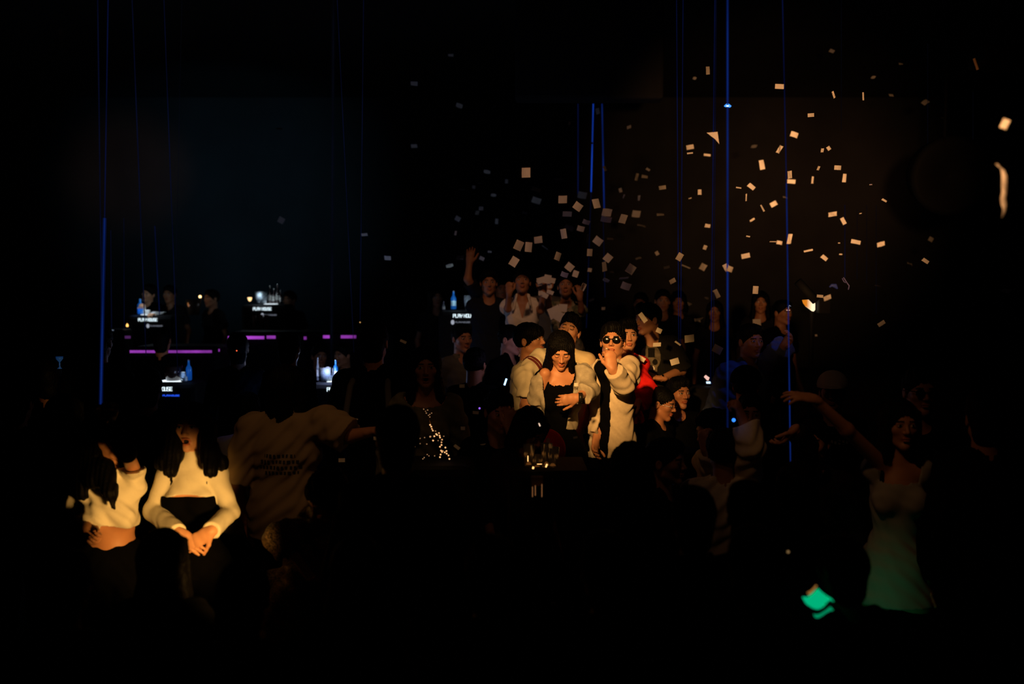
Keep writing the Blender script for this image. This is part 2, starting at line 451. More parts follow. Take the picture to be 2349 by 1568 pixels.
    F, bl, h, ax = field(torso + pel + legp + armp[-1] + armp[1] + neck, bm)
    V, Q = nets(F, bl, h); put(V, Q)
    hp = head_prims(male, mouth)
    Ri = Rm.T; toL = lambda v: Ri @ (A(v) - A(Hc)) / hs
    hp.append(cone(toL(neck[0]['a']), toL(neck[0]['b']), neck[0]['ra'] / hs, neck[0]['rb'] / hs, .025))
    F, bl, h, ax = field(hp, hm)
    V, Q = nets(F, bl, h); c = V[Q].mean(1); mi = np.zeros(len(Q), int); X, Y, Z = c[:, 0], c[:, 1], c[:, 2]
    fr = Y > .07; aX = np.abs(X)
    lz = -.0575 if mouth != 'open' else -.062; lh = .0125 if mouth != 'open' else .022
    mi[(Y > .074) & ((X / .024) ** 2 + ((Z - lz) / lh) ** 2 < 1)] = 1
    if mouth == 'open': mi[(Y > .05) & (Y < .089) & ((X / .013) ** 2 + ((Z - lz) / .010) ** 2 < 1)] = 2
    mi[(Y > .055) & (aX > .013) & (aX < .047) & (np.abs(Z - .0285 + (aX - .013) * (aX - .04) * 6) < .0042)] = 2
    if eyes == 'open':
        e = fr & (((aX - .031) / .0125) ** 2 + ((Z - .0085) / .0056) ** 2 < 1); mi[e] = 3
        mi[e & ((aX - .031) ** 2 + (Z - .009) ** 2 < .0058 ** 2)] = 4
        mi[fr & ~e & (((aX - .031) / .0142) ** 2 + ((Z - .0095) / .0078) ** 2 < 1) & (Z > .010)] = 2
    elif eyes == 'shut':
        mi[fr & (aX > .018) & (aX < .044) & (np.abs(Z - .0035 - ((aX - .031) / .013) ** 2 * .003) < .0026)] = 2
    put(V @ (Rm * hs).T + A(Hc), Q, mi)
    p.hands = {}
    for q, (Sh, El, Tt, a) in arms.items():
        fd = (Tt - El).normalized(); d = Vector(a['d']) if 'd' in a else fd
        n = Vector(a['n']) if 'n' in a else (-r * q if abs(fd.z) > .5 else Vector((0, 0, -1)))
        P = hand_prims(Tt, d, n, s * (1.0 if male else .9), a.get('curl', .35), a.get('spread', .5), q, a.get('point', False))
        P.append(cone(El + (Tt - El) * .8, Tt, (.0285 if male else .0245) * s, (.026 if male else .022) * s, .02))
        F, bl, h, ax = field(P, gm, pad=.03)
        V, Q = nets(F, bl, h); put(V, Q); p.hands[q] = (Tt, d.normalized(), n)
    body = raw('body', np.concatenate(Vs), np.concatenate(Qs), skin(sk), root, mi=np.concatenate(MI))
    p.__dict__.update(root=root, S=S, N=N, Pv=Pv, C=C, r=r, f=f, Hc=Hc, Rm=Rm, hs=hs, s=s, arms=arms, armp=armp, torso=torso, pel=pel, legp=legp, neck=neck, hm=hm, bm=bm, ground=ground, base=base, seat=seat, T=T, Rt=Rt, sw=sw, wid=wid, hx=hx, hf=hf, hu=hu)
    if hair: hair_mesh(hair, hs, Rm, A(Hc), hairmat(hk), root, max(hm, .0036) if lod == 'hi' else hm * 1.1, fringe)
    # trousers and shoes
    bmats = {'jeans': mat('black_trousers', (.0015, .0015, .002), .9, bump=.15, bscale=60, spec=.04), 'khaki': mat('khaki_trousers', (.32, .26, .18), .8, bump=.1), 'pale': mat('pale_trousers', (.40, .33, .36), .8, bump=.1)}
    if bottom:
        m = bmat or bmats[bottom]
        if bottom == 'skirt':
            pass
        else:
            P = [dict(q) for q in pel + legp]; wz = Pv.z + waist * s
            def post(F, X, Y, Z):
                F = F + .004 * np.sin(Z * 55 + 6 * np.sin(X * 14)) * np.sin(X * 40 + Z * 9 + Y * 23)
                return np.maximum(F, Z - wz)
            blob('trousers', P, bm * 1.05, m, root, inf=.016, post=post)
    for an, ff in shoes:
        blob('shoe', [cone(an - up * .04 - ff * .03, an - up * .048 + ff * .15, .044, .036, .02), cone(an, an - up * .04, .045, .046, .02)], .012, mat('black_shoe', (.01, .01, .01), .4), root,
             post=lambda F, X, Y, Z: np.maximum(F, (ground + .002) - Z))
    for t in tops: garment(p, **t)
    return p

def garment(p, name='shirt', m=None, sl=(.5, .5), hem=-.05, loose=.019, neck='crew', open=None, thick=.010, top=None, wr=.004, wf=1.0, collar=False, flare=0, skirt=0, h=None, cut=None, vscale=1.0, off_shoulder=None, sleeve_only=False, arm_loose=0, hemslope=0, sleeve_cut=True):
    """a garment that follows the trunk and the arms; sl = how far each sleeve runs (0 none, 1 elbow, 2 wrist)"""
    s = p.s; up = Vector((0, 0, 1))
    P = [] if sleeve_only else [dict(q) for q in p.torso + p.pel]
    if sleeve_only:
        P += [dict(q) for q in p.torso[2:3]]
    if off_shoulder is not None:
        P = [dict(p.torso[0]), dict(p.torso[1])] + [dict(q) for q in p.pel] + ([dict(q) for q in p.torso[5:]])
        q = -off_shoulder; P.append(cone(p.S + p.r * q * (p.sw - .02), p.S + p.r * q * .05, .056 * s, .05 * s, .04)); P.append(cone(p.N + up * .01, p.S + p.r * q * p.sw * .72, .045 * s, .050 * s, .05))
    for q, L in zip((-1, 1), sl):
        Sh, El, Tt, a = p.armp[q][0]['a'], p.armp[q][0]['b'], p.armp[q][1]['b'], None
        if L <= 0: continue
        c0, c1 = dict(p.armp[q][0]), dict(p.armp[q][1])
        c0['ra'] += arm_loose; c0['rb'] += arm_loose; c1['ra'] += arm_loose; c1['rb'] += arm_loose
        if off_shoulder == q:
            c0['a'] = c0['a'] + (c0['b'] - c0['a']) * .45
        if L <= 1:
            c0['b'] = c0['a'] + (c0['b'] - c0['a']) * L; c0['rb'] += .014; c0['flat'] = True; P.append(c0)
        else:
            c1['b'] = c1['a'] + (c1['b'] - c1['a']) * min(L - 1, 1.0); c1['rb'] += .010; c1['flat'] = True; P += [c0, c1]
    hz = p.Pv.z + hem * s if not p.seat else p.Pv.z - .02
    if hem < -.05 and not p.seat:
        P.append(cone(p.Pv + up * .05, Vector((p.base.x, p.base.y, hz - .02)), .150 * s * wf * p.wid, (.155 * p.wid + flare) * s * wf, .05, n=p.f, m=1.35))
    if skirt:
        P.append(cone(p.Pv, Vector((p.base.x, p.base.y, p.Pv.z - skirt)), .150 * s, (.17 + flare), .05, n=p.f, m=1.3, flat=True)); hz = p.Pv.z - skirt
    hh = h or p.bm * .75
    S, N, r, f = A(p.S), A(p.N), A(p.r), A(p.f)
    if neck == 'turtle': P.append(dict(p.neck[0], a=p.neck[0]['a'] + (p.neck[0]['b'] - p.neck[0]['a']) * .45, ra=p.neck[0]['ra'] * .9, flat=False))
    def post(F, X, Y, Z):
        qx, qy, qz = X - S[0], Y - S[1], Z - S[2]
        xr = qx * r[0] + qy * r[1]; yf = qx * f[0] + qy * f[1]
        w = np.sin(qz * 34 * vscale + 4 * np.sin(xr * 11 + yf * 7)) * np.sin(xr * 38 * vscale + qz * 16 + yf * 20) + .6 * np.sin(qz * 75 + xr * 50 + 3 * np.sin(yf * 30))
        F = F + wr * w
        inner = F + thick
        da = np.ones_like(F)
        if any(L > .9 for L in sl):
            da = np.minimum.reduce([sd(c, X, Y, Z, .035 + arm_loose) for q, L in zip((-1, 1), sl) if L > .9 for c in (p.armp[q][0], p.armp[q][1])])
            F = np.where((da < 0) & (Z < hz + .02), F, np.maximum(F, (hz + hemslope * xr) - Z)) if sleeve_cut else np.maximum(F, (hz + hemslope * xr) - Z)
        else:
            F = np.maximum(F, (hz + hemslope * xr) - Z)
        if top is not None: F = np.maximum(F, Z - (S[2] + top))
        # neckline
        if neck in ('crew', 'v', 'scoop', 'boat', 'strap'):
            rr, cz, rz = {'crew': (.060, .03, .045), 'v': (.060, .03, .050), 'scoop': (.095, -.005, .10), 'boat': (.13, .03, .07), 'strap': (.105, -.02, .13)}[neck]
            e = (np.sqrt((xr / rr) ** 2 + ((yf - .02) / (.085)) ** 2 + (np.minimum(qz - cz, 0) / rz) ** 2) - 1) * rr
            F = np.maximum(F, -e)
        if neck in ('v',):
            e = np.maximum(np.abs(xr) - (.036 + np.clip(qz, -.2, .03) * .27), -yf + .02); e = np.maximum(e, -qz - .15)
            F = np.maximum(F, -e)
        if neck == 'turtle':
            F = np.maximum(F, Z - (p.neck[0]['a'][2] + (p.neck[0]['b'][2] - p.neck[0]['a'][2]) * .42))
        if open is not None:
            off, w0, w1 = open[:3]
            tt = np.clip(-qz / .6, 0, 1); ct = off[0] + (off[1] - off[0]) * tt if isinstance(off, tuple) else off
            reg = np.maximum(np.abs(xr - ct) - (w0 + (w1 - w0) * tt), -yf + .0)
            F = np.maximum(F, -reg)
            F = np.maximum(F, -inner)
            bz = (hz + .0) - Z
        if cut is not None: F = np.where(da < 0, F, cut(F, xr, yf, qz))
        return F
    o = blob(name, P, hh, m, p.root, inf=loose, post=post)
    if collar:
        for q in (-1, 1):
            b = p.N + up * .030 + p.r * q * .062 * s + p.f * .040; e = p.S + p.r * q * .085 * s + p.f * .140 * s - up * .035
            bk = p.N + up * .045 - p.f * .045 + p.r * q * .02
            blob('collar', [cone(b, e, .028, .022, .012, n=(p.r * q + p.f * .6 + up * .5), m=3.2), cone(b, bk, .026, .024, .012, n=(p.r * q - p.f * .4), m=3.0)], .006, m, o)
    return o

def T_(m, **k): return dict(m=m, **k)
CL = lambda name, c, **k: mat(name, c, .9, bump=k.pop('bump', .12), bscale=k.pop('bscale', 260), spec=.04, **k)
def headpt(p, x, y, z): return Vector(A(p.Hc) + (p.Rm * p.hs) @ np.array([x, y, z]))
def sunglasses(p, name='sunglasses', tint=(.003, .003, .003), frame_m=None):
    P = [ell((-.031, .103, .006), (.0255, .0055, .0225), .002), ell((.031, .103, .006), (.0255, .0055, .0225), .002),
         cone((-.012, .108, .012), (.012, .108, .012), .0028, .0028, .002)]
    for q in (-1, 1): P += [cone((q * .055, .100, .014), (q * .080, .06, .014), .0030, .0030, .003), cone((q * .080, .06, .014), (q * .084, -.01, .010), .0028, .0028, .003)]
    return blob(name, P, .0025, frame_m or mat('dark_lens', tint, .12, spec=.35), p.root, M=(p.Rm * p.hs, A(p.Hc)))
def cap(p, m, back=False, logo=None):
    P = [ell((0, -.014, .052), (.099, .119, .096), .01)]
    b = -1 if back else 1
    P.append(ell((0, b * .125, .048), (.070, .070, .008), .006))
    o = blob('cap', P, .005, m, p.root, M=(p.Rm * p.hs, A(p.Hc)), post=lambda F, X, Y, Z: np.maximum(F, .035 - Z))
    return o
def earring(p, q):
    c = headpt(p, q * .080, -.004, -.036); b = MB(); b.lathe(c, [(.0001, -.004), (.004, 0), (.0001, .004)], 8); b.build('earring', mat('silver', (.8, .8, .8), .15, metal=1), p.root, smooth=True)
# ---------------------------------------------------------------- the room
def struct(mb, name, m): return mb.build(name, m, kind='structure')
M_floor = mat('floor_black', (.02, .02, .022), .35, var=.3, vscale=3); M_wall = mat('wall_dark', (.07, .07, .073), .9, var=.55, vscale=.45, bump=.2, bscale=3)
M_ceil = mat('ceiling_black', (.06, .06, .062), .9, var=.5, vscale=.5)
b = MB(); b.box((0, 9, -.05), (20, 22, .1)); struct(b, 'floor', M_floor)
b = MB(); b.box((0, 19.1, 2.9), (20, .2, 6)); struct(b, 'wall_back', M_wall)
b = MB(); b.box((-9.6, 9, 2.9), (.2, 20.6, 6)); struct(b, 'wall_left', M_wall)
b = MB(); b.box((9.6, 9, 2.9), (.2, 20.6, 6)); struct(b, 'wall_right', M_wall)
b = MB(); b.box((0, -1.6, 2.9), (20, .2, 6)); struct(b, 'wall_rear', M_wall)
b = MB(); b.box((0, 9, 5.95), (20, 22, .3)); struct(b, 'ceiling', M_ceil)
M_riser = mat('riser_black', (.015, .015, .017), .6)
b = MB(); b.box((1.1, 7.45, .15), (3.3, 2.7, .3)); o = struct(b, 'floor_centre_platform', M_riser)
b = MB(); b.box((4.3, 13.95, .35), (10.4, 10.1, .7)); struct(b, 'floor_back_platform', M_riser)
b = MB(); b.box((-5.2, 14.95, .35), (8.55, 8.0, .7)); struct(b, 'floor_far_platform', M_riser)
G_mid, G_back = .3, .7
for px, nm in ((1330, 'a'),):
    pass
# low dark beam of the ceiling that cuts the three central beams
b = MB(); c = at(1350, 232, 11.0); b.box((c.x, c.y, (c.z + 5.8) / 2 + .0), (1.6, .3, 5.8 - c.z)); tag(b.build('ceiling_bulkhead', M_ceil), None, None, kind='structure')

# ---------------------------------------------------------------- cloths
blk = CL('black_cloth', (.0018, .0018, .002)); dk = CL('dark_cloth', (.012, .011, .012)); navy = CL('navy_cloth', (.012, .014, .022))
cream = CL('beige_shirt', (.66, .56, .41), var=.10, vscale=60); white_knit = CL('white_knit', (.80, .76, .64), bump=.2, bscale=400)
cardi = CL('beige_cardigan', (.46, .42, .33), var=.2, vscale=50); yell = CL('pale_yellow_shirt', (.78, .66, .40)); jack = CL('cream_jacket', (.66, .60, .44), var=.1, vscale=20)
red = CL('red_jumper', (.80, .02, .02), var=.15, vscale=90); olive = CL('olive_shirt', (.34, .24, .13)); blouse = CL('white_blouse', (.85, .76, .66), var=.1, vscale=40)
camo = mat('camouflage_cloth', (.10, .11, .06), .85, col2=(.30, .25, .16), vscale=22, bump=.1); sequin = mat('sequin_cloth', (.34, .22, .11), .45, col2=(.02, .014, .008), vscale=150, bump=.5, bscale=160)
denim = CL('denim_jacket', (.10, .13, .22), var=.2, vscale=40); grey = CL('grey_cloth', (.12, .115, .105)); white_d = CL('white_dress', (.36, .35, .30)); dgreen = CL('dull_olive_blouse', (.16, .15, .09), var=.3, vscale=25)
silver = mat('silver', (.8, .8, .8), .15, metal=1); gold = mat('gold', (.8, .5, .2), .25, metal=1)
paper = mat('paper', (.80, .74, .66), .6, bump=.05, bscale=30)

# ---------------------------------------------------------------- the two women in white
w1 = person('person with long black hair and white wrapped crop top, head thrown back, midriff bare', 244, 968, 4.75, 0, pelz=.955, yaw=12, hy=40, pitch=-38, male=False, lod='hi', hair='bob', sk='m', s=.92, wid=.98, waist=.215,
  arm={1: dict(sh=(308, 1082, .02), e=(292, 1040, -.30), h=(254, 975, -.22), d=(-.1, 0, 1), n=(-1, 0, 0), curl=.8), -1: dict(sh=(190, 1092, .05), e=(178, 1180, .02), h=(202, 1212, -.20), d=(.5, -.3, -.4), n=(0, -1, .3), curl=1.0)},
  tops=[T_(white_knit, name='crop_top', sl=(1.0, 1.0), hem=.225, loose=.010, neck='turtle', wr=.006, vscale=1.5, hemslope=-.22, arm_loose=.006)], bottom='jeans')
blob('hair_tress', [cone(at(222, 1020, 4.72), at(215, 1100, 4.62), .05, .045, .03), cone(at(208, 1030, 4.70), at(190, 1128, 4.66), .05, .040, .03), cone(at(240, 1075, 4.64), at(252, 1130, 4.56), .050, .035, .03), cone(at(252, 1120, 4.58), at(262, 1168, 4.55), .030, .006, .02)], .006, hairmat(), w1.root,
     post=lambda F, X, Y, Z: F + .003 * np.sin(X * 260 + Z * 12) )
earring(w1, -1)
blob('black_glove', [cone(w1.arms[1][1] + (w1.arms[1][2] - w1.arms[1][1]) * .02, w1.arms[1][2] - (w1.arms[1][2] - w1.arms[1][1]) * .1, .046, .034, .02)], .007, blk, w1.root)
# glass she holds up
def tumbler(c, r, h, m, name, label, cat, group=None, tilt=None, liquid=None):
    R = Matrix.Rotation(tilt[0], 3, 'Y') @ Matrix.Rotation(tilt[1], 3, 'X') if tilt else Matrix.Identity(3)
    root = empty(name, c, label, cat, group)
    b = MB(); b.lathe(c, [(r * .75, 0), (r, h), (r * .93, h), (r * .68, h * .08), (.0001, h * .08)], 20, R); b.build('bowl', m, root, smooth=True)
    if liquid:
        b = MB(); b.lathe(c, [(.0001, h * .09), (r * .66, h * .09), (r * .82, h * .6), (.0001, h * .6)], 16, R); b.build('drink', liquid, root, smooth=True)
    return root
glass = mat('clear_glass', (.9, .9, .9), .04, trans=.9, spec=.8)
tumbler(at(246, 968, 4.5), .042, .085, glass, 'drinking_glass', 'clear tumbler lifted high by the woman in the crop top', 'glass', tilt=(.35, .3))
w2 = person('person facing us in white turtleneck shrug over black strapless top, mouth wide open', 438, 926, 4.8, 0, male=False, lod='hi', hair='long', mouth='open', sk='l', s=.98, pitch=-4, wid=.93,
  arm={-1: dict(sh=(380, 1096, 0), e=(350, 1172, -.05), h=(410, 1222, -.26), d=(.72, -.1, -.5), n=(.1, .9, -.2), curl=.10, spread=.1), 1: dict(sh=(500, 1096, 0), e=(529, 1172, -.05), h=(484, 1218, -.26), d=(-.80, -.1, -.5), n=(-.1, .9, -.2), curl=.10, spread=.1)},
  tops=[T_(blk, name='strapless_top', sl=(0, 0), hem=-.04, neck=None, top=-.115, loose=.017),
        T_(white_knit, name='shrug', sl=(1.98, 1.98), hem=.36, loose=.008, neck='turtle', wr=.0020, arm_loose=.003,
           cut=lambda F, xr, yf, qz: np.maximum(F, -np.maximum(qz + .105 + (xr / .17) ** 2 * .045, np.abs(xr) - .125)))])
blob('sock_cuff', [], .01, blk, w2.root) if False else None
blob('hair_tress', [cone(at(404, 985, 4.78), at(392, 1078, 4.66), .050, .036, .03), cone(at(398, 1040, 4.72), at(372, 1062, 4.76), .045, .038, .03), cone(at(474, 985, 4.78), at(484, 1078, 4.66), .050, .036, .03), cone(at(480, 1040, 4.72), at(508, 1062, 4.76), .045, .038, .03)], .006, hairmat(), w2.root,
     post=lambda F, X, Y, Z: F + .003 * np.sin(X * 260 + Z * 12))
# ---------------------------------------------------------------- centre group
p15 = person('person in round sunglasses and open beige shirt over black tee, hand with cigarette at mouth', 1406, 741, 6.5, G_mid, yaw=-38, hy=-12, pitch=-7, lod='hi', hair='short', sk='m', wid=.83,
  arm={1: dict(sh=(1444, 840, -.02), e=(1430, 884, -.24), h=(1404, 845, -.34), d=(-.12, .10, .95), n=(-.2, .9, 0), curl=.95, spread=.3), -1: dict(sh=(1382, 846, -.06), h=(1368, 1004, -.05))},
  tops=[T_(blk, sl=(.4, .4), hem=-.04, loose=.012, name='black_tee'), T_(cream, name='open_shirt', sl=(1.93, 1.86), hem=-.065, loose=.025, neck='v', open=((.02, .0), .035, .045), thick=.016, collar=True, wr=.0055, h=.006, vscale=.9, flare=.03, hemslope=.10)])
sunglasses(p15)
def stick(name, a, b_, r, m, label, cat, parent=None):
    q = MB(); q.tube([a, b_], r, 8); return q.build(name, m, parent, smooth=True, label=label, cat=cat)
hc = headpt(p15, -.012, .108, -.055); stick('cigarette', hc, hc + Vector((-.025, -.075, .010)), .004, mat('cigarette_paper', (.8, .75, .7), .6), 'white cigarette at the lips of the sunglasses man', 'cigarette')
p16 = person('person with small earring and red jumper looking over the shoulder of the sunglasses man', 1438, 733, 7.35, G_mid, yaw=10, hy=6, pitch=-2, lod='hi', hair='quiff', sk='l', wid=.78,
  arm={1: dict(sh=(1460, 862, .0), e=(1494, 906, -.05), h=(1464, 922, -.12))}, tops=[T_(red, name='red_jumper', sl=(1.9, 1.95), hem=.04, loose=.022, arm_loose=.016, wr=.005)])
earring(p16, 1)
p14 = person('person with long black hair looking down, black scoop top under slipped beige cardigan', 1286, 762, 6.4, G_mid, yaw=6, hy=2, pitch=30, wid=.88, male=False, lod='hi', hair='long', sk='m', eyes='shut',
  arm={1: dict(sh=(1336, 858, .0), e=(1349, 893, -.10), h=(1324, 912, -.26), d=(-1, -.2, -.15), n=(0, 1, 0), curl=.35, spread=.2), -1: dict(sh=(1250, 856, 0), e=(1237, 908, .05), h=(1236, 968, .05))},
  tops=[T_(blk, name='scoop_top', sl=(0, 0), hem=.02, loose=.013, neck='scoop'),
        T_(cardi, name='cardigan', sl=(1.3, 1.55), hem=.165, loose=.028, neck='boat', open=((-.02, -.05), .105, .030), thick=.016, off_shoulder=-1, arm_loose=.010, wr=.006, h=.0065, hemslope=-.12)], bottom='jeans')
b = MB(); hw_, hd_, hn_ = p14.hands[1]; b.lathe(hw_ + Vector((.02, 0, 0)), [(.030, -.012), (.033, -.012), (.033, .012), (.030, .012)], 18, Matrix.Rotation(PI / 2, 3, 'Y')); b.build('wristwatch', mat('black_strap', (.01, .01, .01), .4), p14.root, smooth=True)
p13 = person('person with quiff and closed eyes tilting head back, pale yellow shirt, behind the long-haired woman', 1306, 722, 7.4, G_mid, yaw=0, hy=-16, pitch=-14, roll=12, lod='hi', hair='quiff', sk='l', eyes='shut',
  arm={1: dict(sh=(1340, 838, .0), e=(1336, 912, -.25), h=(1328, 972, -.45), curl=.5)}, tops=[T_(yell, name='yellow_shirt', sl=(.8, .8), hem=-.15, loose=.020)])
p12 = person('person with bowl cut and cream track jacket turned side-on beside the long-haired woman', 1216, 742, 7.0, G_mid, yaw=68, hy=62, pitch=-6, lod='hi', hair='bowl', sk='m', eyes='open', wid=.95,
  arm={-1: dict(sh=(1240, 820, -.22), e=(1200, 862, -.36), h=(1206, 912, -.36), curl=.6), 1: dict(h=(1290, 842, -.25), hint=(0, 0, -1))},
  tops=[T_(jack, name='track_jacket', sl=(1.9, 1.9), hem=.08, loose=.018, arm_loose=.008, wr=.006, h=.0075)])
earring(p12, -1)
Sh, El, Tt, _ = p12.arms[-1]
for k in (.42, .52):
    cst = Sh + (El - Sh) * k; dd = (El - Sh).normalized(); q = MB(); q.lathe(cst, [(.070, -.006), (.0745, -.006), (.0745, .006), (.070, .006)], 22, Matrix(dd.to_track_quat('Z', 'X').to_matrix())); q.build('sleeve_stripe', mat('maroon_stripe', (.12, .01, .01), .8) if k < .5 else mat('maroon_stripe', (.12, .01, .01)), [c_ for c_ in p12.root.children if c_.name.startswith('track_jacket')][0], smooth=True)
p11 = person('person with cropped hair and dark polo, face lit violet by the table glow', 1172, 745, 7.9, G_mid, yaw=50, hy=58, pitch=6, lod='hi', hair='buzz', sk='l', tops=[T_(blk, name='dark_polo', sl=(.5, .5), hem=-.12, collar=True)])
p17 = person('person in black pinstriped tee with skull print turning head away, paper in hand', 1487, 697, 7.9, G_mid, yaw=-6, hy=-62, pitch=4, lod='hi', hair='quiff', sk='m', wid=.98,
  arm={1: dict(sh=(1538, 792, 0), e=(1562, 850, .02), h=(1520, 868, -.22), d=(-1, -.2, .1), n=(0, 0, 1), curl=.3), -1: dict(h=(1455, 905, -.1))},
  tops=[T_(mat('pinstripe_black', (.005, .005, .0045), .9, bump=.5, bscale=22, weave=True), name='black_tee', sl=(.95, .95), hem=-.12, loose=.026, arm_loose=.012)])
q = MB(); q.lathe(p17.hands[1][0], [(.028, -.008), (.031, -.008), (.031, .008), (.028, .008)], 16, Matrix.Rotation(PI / 2, 3, 'Y')); q.build('bracelet', blk, p17.root, smooth=True)
# skull print, shrink-wrapped to the chest as thin ink patches
ink = mat('faded_print', (.22, .18, .12), .8, var=.6, vscale=30)
def print_patch(pers, parts, m, name, cx, cy, wq, hq, front=1):
    """ink patches on the chest: a grid draped on the shirt by ray casting"""
    shirt = [c for c in pers.root.children if c.name.startswith('black_tee') or c.name.startswith('olive')][0]
    bpy.context.view_layer.update()
    n = 64; V = []; ok = {}
    C0 = pers.C; F = []
    off = A(pers.root.location)
    for j in range(n + 1):
        for i in range(n + 1):
            u, v = i / n * 2 - 1, j / n * 2 - 1
            o_ = C0 + pers.r * (cx + u * wq / 2) + Vector((0, 0, cy + v * hq / 2)) + pers.f * front * .5
            hit, loc, nor, _i = shirt.ray_cast(o_ - Vector(off), -pers.f * front)
            if hit: ok[(i, j)] = len(V); V.append(Vector(off) + loc + nor * .002)
    for j in range(n):
        for i in range(n):
            u, v = (i + .5) / n * 2 - 1, (j + .5) / n * 2 - 1
            if all(t in ok for t in ((i, j), (i + 1, j), (i + 1, j + 1), (i, j + 1))) and parts(u, v):
                F.append((ok[(i, j)], ok[(i + 1, j)], ok[(i + 1, j + 1)], ok[(i, j + 1)]))
    if F: raw(name, [tuple(v) for v in V], F, m, shirt)
def skull(u, v):
    if (u / .82) ** 2 + ((v - .25) / .74) ** 2 > 1 and not (abs(u) < .52 and -.95 < v < 0): return False
    if ((abs(u) - .36) / .22) ** 2 + ((v + .02) / .17) ** 2 < 1: return False
    if abs(u) < .10 and -.42 < v < -.18: return False
    if v < -.45 and (abs((v + .60)) < .04 or abs(v + .78) < .03): return False
    if v > .25 and abs(u - .05) < .28 and v < .78: return False
    return True
print_patch(p17, skull, ink, 'skull_print', -.01, .03, .19, .27)

p19 = person('person in thin glasses and black top with profile beside the red jumper', 1519, 888, 7.25, G_mid, yaw=55, hy=62, pitch=14, lod='mid', hair='buzz', sk='d', seat=G_mid + .62, tops=[T_(blk, sl=(.6, .6))])
blob('glasses', [cone((q * .014, .106, .008), (q * .052, .100, .008), .0022, k=.001) for q in (-1, 1)] + [cone((q * .052, .1, .008), (q * .084, -.01, .006), .0022, k=.001) for q in (-1, 1)] + [cone((-.014, .106, .008), (.014, .106, .008), .002, k=.001)], .0022, mat('wire_frame', (.3, .3, .35), .2, metal=1), p19.root, M=(p19.Rm * p19.hs, A(p19.Hc)))
p20 = person('person with round face and dark shirt seated behind the glasses wearer', 1557, 866, 7.6, G_mid, yaw=15, hy=24, lod='mid', hair='short', sk='d', seat=G_mid + .60, tops=[T_(blk, sl=(.6, .6))])
# ---------------------------------------------------------------- crowd behind
p8 = person('person in navy tee and khaki trousers with one arm raised above the far crowd', 1121, 620, 9.6, G_back, yaw=8, hy=6, lod='mid', sk='d', bottom='khaki', wid=1.05,
  arm={-1: dict(sh=(1090, 668, 0), e=(1073, 640, -.08), h=(1077, 603, -.05), d=(.1, 0, 1), n=(0, 1, 0), curl=.3)}, tops=[T_(navy, sl=(.7, .7), hem=-.1)])
p9 = person('person in sleeveless white blouse with both forearms raised in fists', 1198, 618, 9.3, G_back, yaw=0, pitch=-12, male=False, lod='hi', hair='bun', sk='d', bottom='pale', wid=1.05, s=1.0,
  arm={-1: dict(e=(1165, 708, -.1), h=(1168, 672, -.2), d=(0, 0, 1), n=(.4, 1, 0), curl=1.3), 1: dict(e=(1240, 712, -.1), h=(1246, 672, -.2), d=(0, 0, 1), n=(-.4, 1, 0), curl=.9)},
  tops=[T_(blouse, name='blouse', sl=(.22, .22), hem=-.30, neck='v', loose=.022, flare=.02, collar=True, h=.008)])
p10 = person('person in camouflage shirt throwing up papers with both hands', 1298, 629, 9.5, G_back, yaw=-4, pitch=-10, male=False, lod='hi', hair='bun', sk='d', s=.98,
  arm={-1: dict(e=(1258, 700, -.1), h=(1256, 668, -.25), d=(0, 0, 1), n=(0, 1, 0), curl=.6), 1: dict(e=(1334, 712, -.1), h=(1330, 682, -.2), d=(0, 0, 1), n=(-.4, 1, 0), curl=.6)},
  tops=[T_(camo, name='camouflage_shirt', sl=(.9, .9), hem=-.1, neck='crew')])
back = [
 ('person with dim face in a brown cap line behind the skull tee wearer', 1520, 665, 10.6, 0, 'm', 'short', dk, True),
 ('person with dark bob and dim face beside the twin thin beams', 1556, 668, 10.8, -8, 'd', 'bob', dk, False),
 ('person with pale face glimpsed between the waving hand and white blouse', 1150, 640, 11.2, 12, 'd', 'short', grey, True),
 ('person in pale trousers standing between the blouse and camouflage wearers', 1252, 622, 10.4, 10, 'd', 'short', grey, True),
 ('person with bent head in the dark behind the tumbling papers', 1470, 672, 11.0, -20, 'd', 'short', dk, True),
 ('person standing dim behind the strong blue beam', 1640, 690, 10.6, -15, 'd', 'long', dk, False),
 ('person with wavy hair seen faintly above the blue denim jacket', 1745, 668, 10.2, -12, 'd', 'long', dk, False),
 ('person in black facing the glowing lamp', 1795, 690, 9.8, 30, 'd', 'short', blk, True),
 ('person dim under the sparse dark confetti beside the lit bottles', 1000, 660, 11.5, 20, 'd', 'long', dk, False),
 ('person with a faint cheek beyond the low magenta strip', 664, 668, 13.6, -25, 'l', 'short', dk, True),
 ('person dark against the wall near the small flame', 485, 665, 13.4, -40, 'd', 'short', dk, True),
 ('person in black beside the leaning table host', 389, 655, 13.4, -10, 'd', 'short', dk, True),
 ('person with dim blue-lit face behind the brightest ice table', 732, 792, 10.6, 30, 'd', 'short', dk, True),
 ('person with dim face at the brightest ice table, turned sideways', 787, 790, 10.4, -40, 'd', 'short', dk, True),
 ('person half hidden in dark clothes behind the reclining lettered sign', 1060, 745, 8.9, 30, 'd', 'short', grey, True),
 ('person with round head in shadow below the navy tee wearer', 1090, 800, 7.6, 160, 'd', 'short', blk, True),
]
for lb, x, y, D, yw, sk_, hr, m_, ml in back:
    person(lb, x, y, D, G_back if (D > 9 and x >= 1000) or D > 11 else (0 if x < 1150 else G_mid), yaw=yw, lod='lo' if D > 9.5 else 'mid', hair=hr, sk=sk_, male=ml, tops=[T_(m_, sl=(.6, .6), hem=-.1)], s=.97 if D > 9 else None)
